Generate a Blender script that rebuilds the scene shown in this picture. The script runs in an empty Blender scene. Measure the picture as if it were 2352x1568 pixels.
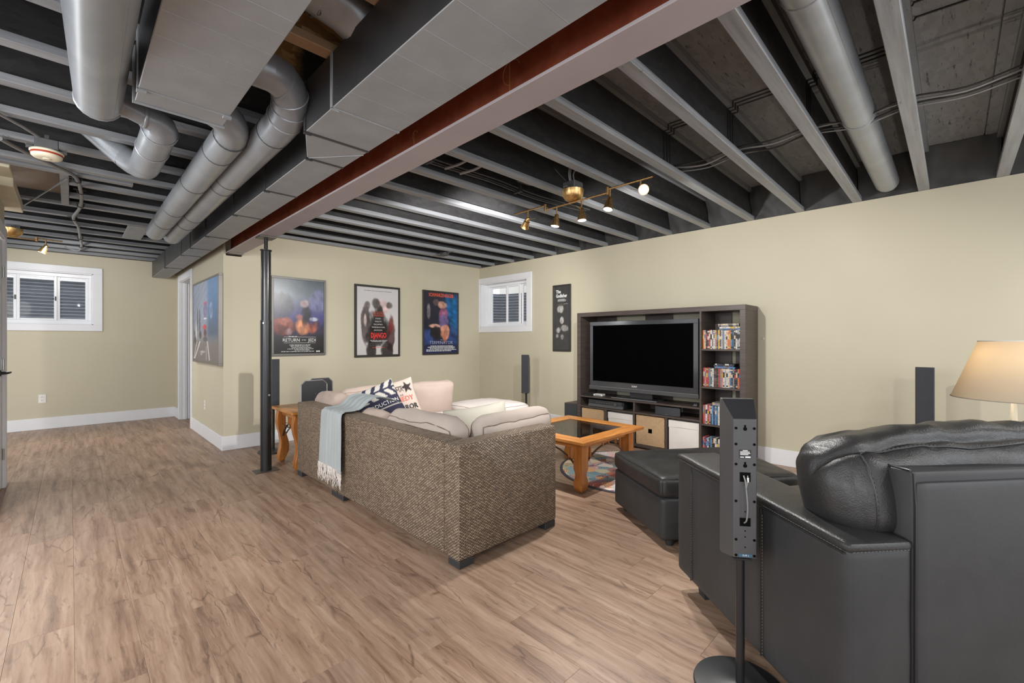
import bpy, bmesh, math, random
from mathutils import Vector, Matrix, noise as mnoise
SC = bpy.context.scene
COL = SC.collection
PI = math.pi
rnd = random.Random(7)

# ---------------------------------------------------------------- camera
cam_d = bpy.data.cameras.new('camera'); cam = bpy.data.objects.new('camera', cam_d); COL.objects.link(cam)
cam.location = (0, 0, 1.22); cam.rotation_euler = (PI / 2, 0, -PI / 4)
cam_d.sensor_width = 36; cam_d.lens = 36 * 1014 / 2352; cam_d.shift_y = -3 / 2352; cam_d.clip_start = 0.03
SC.camera = cam

# ---------------------------------------------------------------- world: plain overcast daylight
w = bpy.data.worlds.new('world'); SC.world = w; w.use_nodes = True
bg = w.node_tree.nodes['Background']; bg.inputs[0].default_value = (0.93, 0.96, 1.0, 1); bg.inputs[1].default_value = 1.4

# ---------------------------------------------------------------- lamps of the room and added fill lights
def spot(loc, aim, watts, angle=100, blend=0.5, color=(1, .975, .94), size=.03):
    l = bpy.data.lights.new('track_or_fill_spot', 'SPOT'); l.energy = watts; l.spot_size = math.radians(angle); l.spot_blend = blend
    l.color = color; l.shadow_soft_size = size
    o = bpy.data.objects.new('track_or_fill_spot', l); COL.objects.link(o); o.location = loc
    o.rotation_euler = (Vector(aim) - Vector(loc)).to_track_quat('-Z', 'Y').to_euler()
def bulb(loc, watts, size=.06, color=(1, .94, .86)):
    l = bpy.data.lights.new('lamp_or_fill_point', 'POINT'); l.energy = watts; l.color = color; l.shadow_soft_size = size
    o = bpy.data.objects.new('lamp_or_fill_point', l); COL.objects.link(o); o.location = loc
WARM = (1, .92, .81)
# track light over the seating (five heads)
spot((2.60, 2.50, 2.09), (3.5, 5.5, 1.3), 115, 120)
spot((2.64, 2.24, 2.07), (2.4, 3.6, 0.3), 50)
spot((2.66, 1.95, 2.05), (2.9, 1.6, 0.0), 80)
spot((2.68, 1.70, 2.08), (4.7, 2.3, 1.2), 70, 130)
spot((2.60, 1.36, 2.14), (1.6, -0.4, 0.6), 70)
# track light in the far left bay
spot((-0.15, 7.05, 2.24), (0.3, 8.6, 1.0), 30, 120)
spot((-0.43, 6.90, 2.24), (0.2, 6.0, 0.2), 40, 120)
# unseen ceiling spots presumed behind the camera; the soft pair is added fill
spot((1.6, -1.3, 2.30), (2.6, 0.9, 0.0), 45, 130)
spot((0.2, -1.2, 2.30), (0.9, 2.0, 0.2), 75, 130)
spot((-1.1, 2.6, 2.02), (0.8, 3.6, 0.0), 110, 155, 1.0, size=.25)  # added soft fill for the left floor, no fixture there
spot((-1.0, 0.2, 2.05), (0.4, 1.8, 0.0), 60, 150, 1.0, size=.25)  # added soft fill beside the camera, out of view
spot((3.6, -1.0, 2.30), (4.0, 1.0, 0.3), 16, 130)
# unseen point lights added out of view to fill the room and ceiling
bulb((-0.9, -0.6, 1.30), 36, .35, (.97, .985, 1))
bulb((2.4, -1.9, 1.85), 22, .40, (.97, .985, 1))
bulb((4.2, -1.1, 1.25), 9, .25, (.97, .985, 1))
bulb((-1.9, 2.4, 1.5), 52, .35, (.97, .985, 1))
bulb((-1.7, 6.6, 1.9), 26, .12, (.97, .985, 1))
# bulb inside the lamp shade
bulb((3.465, -0.21, 1.09), 18, .035, (1, .93, .82))

vs = SC.view_settings
vs.view_transform = 'Standard'; vs.look = 'None'; vs.gamma = 1; vs.use_curve_mapping = False; vs.exposure = 0.47
SC.cycles.max_bounces = 6; SC.cycles.diffuse_bounces = 4; SC.cycles.glossy_bounces = 3; SC.cycles.transmission_bounces = 5
SC.cycles.transparent_max_bounces = 8; SC.cycles.caustics_reflective = False; SC.cycles.caustics_refractive = False
SC.cycles.sample_clamp_indirect = 4.0
SC.cycles.use_denoising = True

# ---------------------------------------------------------------- helpers
def srgb(r, g, b):
    f = lambda c: (c / 255 / 12.92) if c / 255 <= .04045 else ((c / 255 + .055) / 1.055) ** 2.4
    return (f(r), f(g), f(b))

class NT:
    """small node-tree helper"""
    def __init__(s, m):
        s.t = m.node_tree; s.t.nodes.clear()
        s.out = s.t.nodes.new('ShaderNodeOutputMaterial')
    def n(s, typ, ins=None, **props):
        nd = s.t.nodes.new('ShaderNode' + typ)
        for k, v in props.items(): setattr(nd, k, v)
        for k, v in (ins or {}).items(): s.set(nd, k, v)
        return nd
    def set(s, nd, k, v):
        sock = nd.inputs[k]
        if hasattr(v, 'bl_idname') and 'Node' in v.bl_idname and not hasattr(v, 'is_output'): v = v.outputs[0]
        if hasattr(v, 'is_output'): s.t.links.new(v, sock)
        else:
            if sock.type == 'RGBA' and not isinstance(v, (int, float)) and len(v) == 3: v = (*v, 1)
            sock.default_value = v
    def math(s, op, a, b=None, c=None, clamp=False):
        nd = s.n('Math', operation=op, use_clamp=clamp); s.set(nd, 0, a)
        if b is not None: s.set(nd, 1, b)
        if c is not None: s.set(nd, 2, c)
        return nd.outputs[0]
    def ramp(s, fac, stops, interp='LINEAR'):
        nd = s.n('ValToRGB'); s.set(nd, 0, fac); cr = nd.color_ramp; cr.interpolation = interp
        while len(cr.elements) < len(stops): cr.elements.new(.5)
        for e, (p, c) in zip(cr.elements, stops): e.position = p; e.color = (*c, 1) if len(c) == 3 else c
        return nd.outputs[0]
    def mix(s, fac, a, b, blend='MIX'):
        nd = s.n('MixRGB', blend_type=blend); s.set(nd, 0, fac); s.set(nd, 1, a); s.set(nd, 2, b); return nd.outputs[0]
    def coord(s, kind='Object', scale=(1, 1, 1), offset=None):
        tc = s.n('TexCoord'); mp = s.n('Mapping', {'Vector': tc.outputs[kind], 'Scale': scale})
        if offset is not None:
            mp2 = s.n('VectorMath', operation='ADD'); s.set(mp2, 0, mp.outputs[0]); s.set(mp2, 1, offset); return mp2.outputs[0]
        return mp.outputs[0]
    def world(s, scale=(1, 1, 1)):
        g = s.n('NewGeometry'); mp = s.n('Mapping', {'Vector': g.outputs['Position'], 'Scale': scale}); return mp.outputs[0]
    def noise(s, vec, scale, detail=4, rough=.55, out=0):
        nd = s.n('TexNoise', {'Vector': vec, 'Scale': scale, 'Detail': detail, 'Roughness': rough}); return nd.outputs[out]
    def bump(s, h, strength=.3, dist=.01, normal=None):
        nd = s.n('Bump', {'Height': h, 'Strength': strength, 'Distance': dist})
        if normal is not None: s.set(nd, 'Normal', normal)
        return nd.outputs[0]
    def bsdf(s, base, rough=.5, metal=0, spec=.5, normal=None, **kw):
        b = s.n('BsdfPrincipled'); s.set(b, 'Base Color', base); s.set(b, 'Roughness', rough); s.set(b, 'Metallic', metal)
        s.set(b, 'Specular IOR Level', spec)
        if normal is not None: s.set(b, 'Normal', normal)
        for k, v in kw.items(): s.set(b, k.replace('_', ' '), v)
        s.t.links.new(b.outputs[0], s.out.inputs[0]); return b

M = {}
def mat(name, fn):
    m = bpy.data.materials.new(name); m.use_nodes = True; fn(NT(m)); M[name] = m; return m
def plain(name, base, rough=.5, metal=0, spec=.5, var=.06, scale=6, bump=0, bscale=200, **kw):
    """procedural colour with slight mottling and optional fine relief"""
    def fn(t):
        v = t.coord('Object'); n = t.noise(v, scale, 3)
        lo = tuple(c * (1 - var) for c in base); hi = tuple(min(1, c * (1 + var)) for c in base)
        col = t.ramp(n, [(.3, lo), (.7, hi)])
        nm = t.bump(t.noise(v, bscale, 2), bump, .002) if bump else None
        t.bsdf(col, rough, metal, spec, nm, **kw)
    return mat(name, fn)

# ---------------------------------------------------------------- mesh builder
class MB:
    def __init__(s): s.v = []; s.f = []; s.m = []; s.c = []
    def add(s, vs, fs, mi=0, col=None):
        o = len(s.v); s.v += [Vector(p) for p in vs]
        for f in fs: s.f.append([i + o for i in f]); s.m.append(mi); s.c.append(col)
        return s
    def box(s, x0, x1, y0, y1, z0, z1, mi=0, col=None):
        return s.add([(x0, y0, z0), (x1, y0, z0), (x1, y1, z0), (x0, y1, z0), (x0, y0, z1), (x1, y0, z1), (x1, y1, z1), (x0, y1, z1)],
                     [(0, 3, 2, 1), (4, 5, 6, 7), (0, 1, 5, 4), (1, 2, 6, 5), (2, 3, 7, 6), (3, 0, 4, 7)], mi, col)
    def loft(s, rings, cap0=True, cap1=True, mi=0, closed=True, col=None):
        n = len(rings[0]); vs = [p for r in rings for p in r]; fs = []
        for k in range(len(rings) - 1):
            for i in range(n if closed else n - 1):
                j = (i + 1) % n; fs.append((k * n + i, k * n + j, (k + 1) * n + j, (k + 1) * n + i))
        if cap0: fs.append(tuple(range(n))[::-1])
        if cap1: fs.append(tuple((len(rings) - 1) * n + i for i in range(n)))
        return s.add(vs, fs, mi, col)
    def tube(s, pts, r, n=8, caps=True, mi=0):
        pts = [Vector(p) for p in pts]; rr = r if isinstance(r, (list, tuple)) else [r] * len(pts)
        t0 = (pts[1] - pts[0]).normalized(); up = Vector((0, 0, 1)) if abs(t0.z) < .9 else Vector((1, 0, 0))
        nrm = t0.cross(up).normalized(); rings = []
        for i, p in enumerate(pts):
            t = ((pts[min(i + 1, len(pts) - 1)] - p).normalized() + (p - pts[max(i - 1, 0)]).normalized())
            t = t.normalized() if t.length > 1e-6 else t0
            nrm = (nrm - t * nrm.dot(t)).normalized(); b = t.cross(nrm)
            rings.append([p + (nrm * math.cos(2 * PI * k / n) + b * math.sin(2 * PI * k / n)) * rr[i] for k in range(n)])
        return s.loft(rings, caps, caps, mi)
    def cyl(s, p0, p1, r0, r1=None, n=16, mi=0):
        return s.tube([p0, p1], [r0, r0 if r1 is None else r1], n, True, mi)
    def lathe(s, prof, c=(0, 0, 0), n=24, cap0=True, cap1=True, mi=0, axis=None):
        q = Vector((0, 0, 1)).rotation_difference(Vector(axis).normalized()) if axis is not None else None
        rings = []
        for r, z in prof:
            ring = []
            for k in range(n):
                p = Vector((r * math.cos(2 * PI * k / n), r * math.sin(2 * PI * k / n), z))
                if q: p = q @ p
                ring.append(p + Vector(c))
            rings.append(ring)
        return s.loft(rings, cap0, cap1, mi)
    def prism(s, poly, a0, a1, axis='z', mi=0):
        """extrude polygon; axis z: poly=(x,y); axis x: poly=(y,z); axis y: poly=(x,z)"""
        def mk(p, a): return {'z': (p[0], p[1], a), 'x': (a, p[0], p[1]), 'y': (p[0], a, p[1])}[axis]
        r = [[mk(p, a0) for p in poly], [mk(p, a1) for p in poly]]
        return s.loft(r, True, True, mi)
    def grid(s, nx, ny, fn, mi=0, wrap=False):
        vs = [fn(i / (nx - 1), j / (ny - 1)) for j in range(ny) for i in range(nx)]
        fs = [(j * nx + i, j * nx + i + 1, (j + 1) * nx + i + 1, (j + 1) * nx + i) for j in range(ny - 1) for i in range(nx - 1)]
        return s.add(vs, fs, mi)
    def xf(s, mtx):
        s.v = [mtx @ p for p in s.v]; return s
    def merge(s, o): s.add(o.v, []); off = len(s.v) - len(o.v); s.f += [[i + off for i in f] for f in o.f]; s.m += o.m; s.c += o.c; return s
    def build(s, name, m, parent=None, smooth=None, bevel=0, seg=1, world=False, origin=None, colors=None, fixn=True):
        me = bpy.data.meshes.new(name)
        vs = s.v
        if world and parent is not None:
            inv = WM[parent.name].inverted(); vs = [inv @ p for p in vs]
        if origin is not None: o0 = Vector(origin); vs = [p - o0 for p in vs]
        me.from_pydata([tuple(p) for p in vs], [], s.f)
        ms = m if isinstance(m, (list, tuple)) else [m]
        for x in ms: me.materials.append(M[x] if isinstance(x, str) else x)
        me.polygons.foreach_set('material_index', s.m)
        if any(c is not None for c in s.c):
            at = me.color_attributes.new('Col', 'FLOAT_COLOR', 'CORNER')
            for p, c in zip(me.polygons, s.c):
                cc = (*(c or (.5, .5, .5)), 1)
                for li in p.loop_indices: at.data[li].color = cc
        if colors is not None:
            at = me.color_attributes.new('Col', 'FLOAT_COLOR', 'POINT')
            at.data.foreach_set('color', [x for c in colors for x in (c[0], c[1], c[2], 1)])
        if fixn or bevel:
            bm = bmesh.new(); bm.from_mesh(me)
            if fixn: bmesh.ops.recalc_face_normals(bm, faces=bm.faces)
            if bevel:
                es = [e for e in bm.edges if len(e.link_faces) == 2 and e.calc_face_angle(0) > .5]
                bmesh.ops.bevel(bm, geom=es, offset=bevel, segments=seg, affect='EDGES', clamp_overlap=True, profile=.5)
            bm.to_mesh(me); bm.free()
        if smooth is not None:
            me.shade_smooth(); me.set_sharp_from_angle(angle=math.radians(smooth))
        boxuv(me)
        ob = bpy.data.objects.new(name, me); COL.objects.link(ob)
        if parent is not None: ob.parent = parent
        if origin is not None: ob.location = origin
        WM[ob.name] = (WM[parent.name] if parent is not None else Matrix()) @ Matrix.Translation(ob.location)
        return ob
WM = {}
def boxuv(me):
    uv = me.uv_layers.new(name='UVMap').data
    for p in me.polygons:
        n = p.normal; ax = max(range(3), key=lambda i: abs(n[i]))
        for li in p.loop_indices:
            c = me.vertices[me.loops[li].vertex_index].co
            uv[li].uv = (c.x, c.y) if ax == 2 else ((c.y, c.z) if ax == 0 else (c.x, c.z))
def tag(o, label=None, cat=None, group=None, kind=None):
    if label: o['label'] = label
    if cat: o['category'] = cat
    if group: o['group'] = group
    if kind: o['kind'] = kind
    return o
def thing(name, label, cat, loc=(0, 0, 0), rotz=0, group=None):
    o = bpy.data.objects.new(name, None); COL.objects.link(o); o.empty_display_size = .1
    o.location = loc; o.rotation_euler = (0, 0, rotz)
    WM[o.name] = Matrix.Translation(loc) @ Matrix.Rotation(rotz, 4, 'Z')
    return tag(o, label, cat, group)
def dup(root, loc, rotz=0, label=None):
    r = root.copy(); COL.objects.link(r); r.location = loc; r.rotation_euler = (0, 0, rotz)
    WM[r.name] = Matrix.Translation(loc) @ Matrix.Rotation(rotz, 4, 'Z')
    if label: r['label'] = label
    for ch in list(root.children):
        c = ch.copy(); COL.objects.link(c); c.parent = r
        for g in ch.children:
            d = g.copy(); COL.objects.link(d); d.parent = c
    return r
def sb_map(a, b, c, hx, hy, hz, R, bulge=(0, 0, 0), wr=0, wf=6, seed=0):
    p = Vector((a * hx, b * hy, c * hz))
    q = Vector((max(-hx + R, min(hx - R, p.x)), max(-hy + R, min(hy - R, p.y)), max(-hz + R, min(hz - R, p.z))))
    d = p - q; p = q + d.normalized() * R if d.length > 1e-9 else p
    p.x += bulge[0] * a * (1 - b * b) * (1 - c * c); p.y += bulge[1] * b * (1 - a * a) * (1 - c * c); p.z += bulge[2] * c * (1 - a * a) * (1 - b * b)
    if wr:
        nn = mnoise.noise_vector(Vector((p.x * wf + seed * 7.1, p.y * wf, p.z * wf)))
        n2 = mnoise.noise_vector(Vector((p.x * wf * 2.7, p.y * wf * 2.7 + seed * 3.3, p.z * wf * 2.7)))
        p += nn * wr + n2 * wr * .45
    return p
def sb_ring(ax, s, *args, k=12):
    """the rounded edge loop of a soft_box around the face s of axis ax"""
    out = []
    for (u0, v0, u1, v1) in ((-1, -1, 1, -1), (1, -1, 1, 1), (1, 1, -1, 1), (-1, 1, -1, -1)):
        for i in range(k):
            t = [0, 0, 0]; t[ax] = s; t[(ax + 1) % 3] = u0 + (u1 - u0) * i / k; t[(ax + 2) % 3] = v0 + (v1 - v0) * i / k
            out.append(sb_map(*t, *args))
    out.append(out[0]); return out
def soft_box(hx, hy, hz, R, n=14, bulge=(0, 0, 0), wr=0, wf=6, seed=0):
    """rounded, bulging cushion block (half sizes)"""
    mb = MB(); idx = {}; vs = []; fs = []
    def vert(a, b, c):
        k = (round(a, 5), round(b, 5), round(c, 5))
        if k in idx: return idx[k]
        idx[k] = len(vs); vs.append(sb_map(a, b, c, hx, hy, hz, R, bulge, wr, wf, seed)); return idx[k]
    g = [-1 + 2 * i / n for i in range(n + 1)]
    # cluster lines towards the edges so rounding is resolved
    g = [math.copysign(1 - (1 - abs(x)) ** 1.35, x) for x in g]
    for ax in range(3):
        for sgn in (-1, 1):
            for i in range(n):
                for j in range(n):
                    q = []
                    for (u, v) in ((g[i], g[j]), (g[i + 1], g[j]), (g[i + 1], g[j + 1]), (g[i], g[j + 1])):
                        t = [0, 0, 0]; t[ax] = sgn; t[(ax + 1) % 3] = u; t[(ax + 2) % 3] = v; q.append(vert(*t))
                    if len(set(q)) == 4: fs.append(q if sgn > 0 else q[::-1])
    mb.add(vs, fs); return mb
def place(mb, loc, rx=0, ry=0, rz=0):
    return mb.xf(Matrix.Translation(loc) @ Matrix.Rotation(rz, 4, 'Z') @ Matrix.Rotation(ry, 4, 'Y') @ Matrix.Rotation(rx, 4, 'X'))
def TF(loc, rx=0, ry=0, rz=0):
    return Matrix.Translation(loc) @ Matrix.Rotation(rz, 4, 'Z') @ Matrix.Rotation(ry, 4, 'Y') @ Matrix.Rotation(rx, 4, 'X')
_fonts = {}
def text_mb(body, size, mtx, align='CENTER', ext=.0006, width=1.0, bold=0, shear=0, warp=None):
    cu = bpy.data.curves.new('t', 'FONT'); cu.body = body; cu.size = size; cu.align_x = align; cu.align_y = 'CENTER'
    cu.extrude = ext; cu.offset = bold; cu.resolution_u = 2; cu.shear = shear
    ob = bpy.data.objects.new('t', cu); COL.objects.link(ob)
    bpy.context.view_layer.update()
    me = bpy.data.meshes.new_from_object(ob.evaluated_get(bpy.context.evaluated_depsgraph_get()))
    vs = [Vector((v.co.x * width, v.co.y, v.co.z)) for v in me.vertices]; fs = [tuple(p.vertices) for p in me.polygons]
    bpy.data.objects.remove(ob); bpy.data.curves.remove(cu); bpy.data.meshes.remove(me)
    if warp: vs = [warp(p) for p in vs]
    return MB().add([mtx @ p for p in vs], fs)
# ---------------------------------------------------------------- materials
def m_wall(t):
    v = t.world(); n = t.noise(v, 1.3, 3)
    c = t.ramp(n, [(.3, srgb(192, 185, 163)), (.7, srgb(197, 190, 168))])
    t.bsdf(c, .62, 0, .3, t.bump(t.noise(v, 260, 2), .08, .001))
mat('wall_paint', m_wall)
plain('white_trim', srgb(226, 227, 230), .38, 0, .5, .02)
plain('window_vinyl', srgb(232, 233, 236), .3, 0, .5, .01)
plain('cream_paint', srgb(214, 206, 180), .6, 0, .3, .04)
def m_floor(t):
    oi = t.n('ObjectInfo'); rv = t.math('MULTIPLY', oi.outputs['Random'], 57.0)
    off = t.n('CombineXYZ', {'X': rv, 'Y': rv, 'Z': rv}).outputs[0]
    v = t.coord('Object', (1, 1, 1), off)
    sp = t.n('SeparateXYZ', {0: v})
    vf = t.n('Mapping', {'Vector': v, 'Scale': (120, 3.0, 1)}).outputs[0]
    wv = t.mix(.05, v, t.noise(v, 3.5, 3, .6, 1), 'ADD')
    vg = t.n('Mapping', {'Vector': wv, 'Scale': (26, 1.7, 1)}).outputs[0]
    # the print imitates narrow staggered strips
    ln = t.math('FLOOR', t.math('DIVIDE', t.math('ADD', sp.outputs[0], t.math('MULTIPLY', t.noise(v, 2.5, 2), .03)), .0633))
    ph = t.n('TexWhiteNoise', {'W': ln}, noise_dimensions='1D').outputs['Value']
    sg = t.math('FLOOR', t.math('ADD', t.math('DIVIDE', sp.outputs[1], .42), t.math('MULTIPLY', ph, 7.0)))
    tone = t.n('TexWhiteNoise', {'Vector': t.n('CombineXYZ', {'X': ln, 'Y': sg}).outputs[0]}, noise_dimensions='2D').outputs['Value']
    warp = t.noise(t.n('Mapping', {'Vector': v, 'Scale': (5, 1.6, 1)}).outputs[0], 1.6, 3, .6)
    g1 = t.noise(vg, 1.0, 5, .65); g2 = t.noise(vf, 1.0, 3, .6)
    gg = t.math('ADD', t.math('MULTIPLY', g1, .9), t.math('MULTIPLY', tone, .09))
    base = t.ramp(gg, [(.30, srgb(120, 95, 78)), (.44, srgb(154, 126, 106)), (.58, srgb(172, 145, 124)), (.78, srgb(190, 165, 144))])
    fine = t.ramp(g2, [(.35, (.80, .79, .78)), (.6, (1, 1, 1))])
    c = t.mix(.6, base, fine, 'MULTIPLY')
    k = t.noise(t.n('Mapping', {'Vector': wv, 'Scale': (34, 6.5, 1)}).outputs[0], 1.0, 5, .68)
    kn = t.ramp(k, [(.58, (0, 0, 0)), (.69, (1, 1, 1))])
    crack = t.n('TexVoronoi', {'Vector': t.n('Mapping', {'Vector': t.mix(.06, v, t.noise(v, 6, 3, .6, 1), 'ADD'), 'Scale': (15.0, 2.0, 1)}).outputs[0], 'Scale': 1.0}, feature='DISTANCE_TO_EDGE').outputs[0]
    ck = t.ramp(crack, [(.0, (1, 1, 1)), (.035, (0, 0, 0))])
    ckm = t.math('MULTIPLY', ck, t.ramp(warp, [(.48, (0, 0, 0)), (.62, (1, 1, 1))]))
    dark = t.math('MAXIMUM', t.math('MULTIPLY', kn, .50), t.math('MULTIPLY', ckm, .72))
    c = t.mix(dark, c, srgb(84, 62, 49))
    tint = t.ramp(oi.outputs['Random'], [(0, (.90, .89, .88)), (.35, (1.0, .985, .97)), (.7, (.95, .96, .97)), (1, (1.05, 1.02, .99))])
    c = t.mix(1.0, c, tint, 'MULTIPLY')
    h = t.math('ADD', t.math('MULTIPLY', g2, .6), t.math('MULTIPLY', dark, -.6))
    rg = t.ramp(g2, [(.3, (.36, .36, .36)), (.7, (.46, .46, .46))])
    t.bsdf(c, rg, 0, .45, t.bump(h, .18, .0012))
mat('floor_vinyl', m_floor)
plain('floor_gap', srgb(92, 70, 56), .8)
OSB_LO, OSB_HI = srgb(130, 131, 134), srgb(143, 144, 147)  # deck copy of the paint, lightened as if lit from the lamp
def m_osb(t):
    v = t.world(); oi = t.n('ObjectInfo')
    ch = t.n('TexVoronoi', {'Vector': t.n('Mapping', {'Vector': t.mix(.06, v, t.noise(v, 9, 2, .5, 1), 'ADD'), 'Scale': (11, 34, 30)}).outputs[0], 'Scale': 1.0})
    cv = t.n('SeparateColor', {0: ch.outputs['Color']}).outputs[0]
    pc = t.ramp(cv, [(0, OSB_LO), (1, OSB_HI)])
    st = t.noise(t.n('Mapping', {'Vector': v, 'Scale': (9, 70, 70)}).outputs[0], 1.0, 4, .7)
    pc = t.mix(t.ramp(st, [(.60, (0, 0, 0)), (.68, (.7, .7, .7))]), pc, srgb(40, 40, 40))
    raw = t.ramp(cv, [(0, srgb(128, 96, 62)), (.5, srgb(176, 138, 92)), (1, srgb(205, 172, 122))])
    g = t.n('SeparateXYZ', {0: v})
    # thin spray coverage between the two ducts: bare board shows through there
    dx = t.math('DIVIDE', t.math('SUBTRACT', g.outputs[0], .66), .22); dy = t.math('DIVIDE', t.math('SUBTRACT', g.outputs[1], 1.85), .85)
    rr = t.math('ADD', t.math('POWER', dx, 2.0), t.math('POWER', dy, 2.0))
    cov = t.math('ADD', rr, t.math('MULTIPLY', t.math('SUBTRACT', t.noise(v, 6, 4), .5), 1.6))
    mk = t.ramp(cov, [(.55, (1, 1, 1)), (1.1, (0, 0, 0))])
    c = t.mix(mk, pc, raw)
    t.bsdf(c, .7, 0, .15, t.bump(ch.outputs['Distance'], .35, .004))
mat('osb_painted_lit', m_osb)
OSB_LO, OSB_HI = srgb(50, 50, 51), srgb(60, 60, 61)  # web copy of the same paint, shade put into a darker colour
mat('osb_painted_shaded', m_osb)
def m_lumber(t):
    v = t.world()
    n = t.noise(t.n('Mapping', {'Vector': v, 'Scale': (2, 40, 40)}).outputs[0], 1.0, 4, .6)
    c = t.ramp(n, [(.3, srgb(118, 121, 126)), (.7, srgb(146, 149, 153))])
    nk = t.noise(t.n('Mapping', {'Vector': v, 'Scale': (14, 60, 60)}).outputs[0], 1.0, 4, .7)
    c = t.mix(t.ramp(nk, [(.66, (0, 0, 0)), (.74, (1, 1, 1))]), c, srgb(56, 55, 54))
    g = t.n('SeparateXYZ', {0: v})
    dx = t.math('DIVIDE', t.math('SUBTRACT', g.outputs[0], .66), .22); dy = t.math('DIVIDE', t.math('SUBTRACT', g.outputs[1], 1.85), .85)
    rr = t.math('ADD', t.math('POWER', dx, 2.0), t.math('POWER', dy, 2.0))
    cov = t.math('ADD', rr, t.math('MULTIPLY', t.math('SUBTRACT', t.noise(v, 6, 4), .5), 1.6))
    c = t.mix(t.ramp(cov, [(.5, (.8, .8, .8)), (1.0, (0, 0, 0))]), c, srgb(186, 152, 112))
    t.bsdf(c, .38, 0, .5, t.bump(n, .2, .002))
mat('joist_lumber', m_lumber)
def duct_mat(name, lo, hi, rough=.42, metal=.35):
    def fn(t):
        v = t.coord('Object'); n = t.noise(v, 5, 3)
        c = t.ramp(n, [(.3, lo), (.7, hi)])
        sp = t.noise(v, 190, 1); spk = t.ramp(sp, [(.66, (0, 0, 0)), (.70, (1, 1, 1))])
        spk = t.math('MULTIPLY', spk, t.ramp(t.noise(v, 2.2, 2), [(.5, (0, 0, 0)), (.62, (.7, .7, .7))]))
        c = t.mix(spk, c, srgb(190, 190, 188))
        t.bsdf(c, rough, metal, .5, t.bump(n, .05, .01))
    mat(name, fn)
duct_mat('duct_paint', srgb(142, 146, 150), srgb(154, 158, 162), .55, .1)
duct_mat('pipe_paint', srgb(138, 143, 149), srgb(154, 159, 165), .34, .35)
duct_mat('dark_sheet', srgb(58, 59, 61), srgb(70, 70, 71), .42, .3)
def m_rust(t):
    v = t.coord('Object'); n = t.noise(v, 7, 6, .7); n2 = t.noise(v, 60, 3)
    c = t.ramp(n, [(.25, srgb(122, 56, 38)), (.5, srgb(154, 76, 51)), (.75, srgb(172, 98, 70))])
    c = t.mix(t.ramp(n2, [(.55, (0, 0, 0)), (.8, (.5, .5, .5))]), c, srgb(128, 82, 62))
    t.bsdf(c, .62, .1, .4, t.bump(n2, .15, .002))
mat('rust_primer', m_rust)
plain('beam_paint', srgb(160, 152, 155), .5, 0, .45, .05, 3)
plain('chalk', srgb(190, 140, 80), .9)
plain('column_black', srgb(38, 39, 41), .22, .2, .6, .1)
plain('steel_plate', srgb(96, 92, 88), .45, .6)
plain('chrome', srgb(190, 190, 188), .25, 1)
def m_brass(t):
    v = t.coord('Object'); n = t.noise(t.n('Mapping', {'Vector': v, 'Scale': (40, 40, 4)}).outputs[0], 3, 2)
    t.bsdf(t.ramp(n, [(.3, srgb(178, 140, 88)), (.7, srgb(218, 184, 128))]), .34, 1)
mat('brass', m_brass)
def emis(name, col, st):
    def fn(t):
        e = t.n('Emission', {'Color': col, 'Strength': st}); t.t.links.new(e.outputs[0], t.out.inputs[0])
    mat(name, fn)
emis('bulb_face', (1, .95, .86), 14)
emis('bulb_warm', (1, .78, .5), 6)
plain('plastic_black', srgb(40, 41, 43), .42, 0, .45, .08, 8)
plain('plastic_grey', srgb(74, 74, 75), .45, 0, .45, .05, 8)
plain('grille_cloth', srgb(58, 60, 64), .75, 0, .3, .06, 20, .2, 600)
plain('void_black', srgb(6, 6, 6), .8, 0, .1)
plain('plastic_white', srgb(224, 222, 216), .4)
plain('siren_cream', srgb(226, 219, 196), .45)
plain('siren_red', srgb(168, 62, 42), .45)
plain('galvanised', srgb(118, 119, 121), .38, .7, .5, .12, 14)
plain('conduit_grey', srgb(138, 138, 138), .45, .2)
plain('cable_black', srgb(34, 34, 34), .5)
plain('cable_pale', srgb(124, 123, 121), .5)
plain('wrap_black', srgb(56, 56, 55), .62, 0, .5, .15, 5)
plain('print_white', srgb(214, 214, 212), .5)
plain('print_red', srgb(214, 52, 50), .5)
plain('print_orange', srgb(206, 86, 62), .5)
plain('print_dark', srgb(44, 42, 42), .5)
plain('print_silver', srgb(150, 160, 190), .4)
plain('frame_silver', srgb(100, 98, 95), .4, .3)
plain('frame_black', srgb(48, 46, 44), .38)
plain('frame_steel', srgb(128, 124, 118), .36, .3)
def m_print(t):
    a = t.n('VertexColor', layer_name='Col')
    t.bsdf(a.outputs[0], .28, 0, .35)
mat('poster_print', m_print)
def m_print2(t):
    a = t.n('VertexColor', layer_name='Col'); v = t.coord('Object')
    t.bsdf(a.outputs[0], .5, 0, .4)
mat('case_print', m_print2)
def m_print3(t):
    a = t.n('VertexColor', layer_name='Col'); v = t.coord('Object')
    t.bsdf(a.outputs[0], .85, 0, .2, t.bump(t.noise(v, 500, 2), .12, .001))
mat('fabric_print', m_print3)
def m_unit(t):
    v = t.coord('Object'); n = t.noise(t.n('Mapping', {'Vector': v, 'Scale': (4, 4, 60)}).outputs[0], 1.2, 4, .6)
    t.bsdf(t.ramp(n, [(.3, srgb(64, 54, 49)), (.7, srgb(84, 74, 69))]), .42, 0, .45)
mat('unit_veneer', m_unit)
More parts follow.
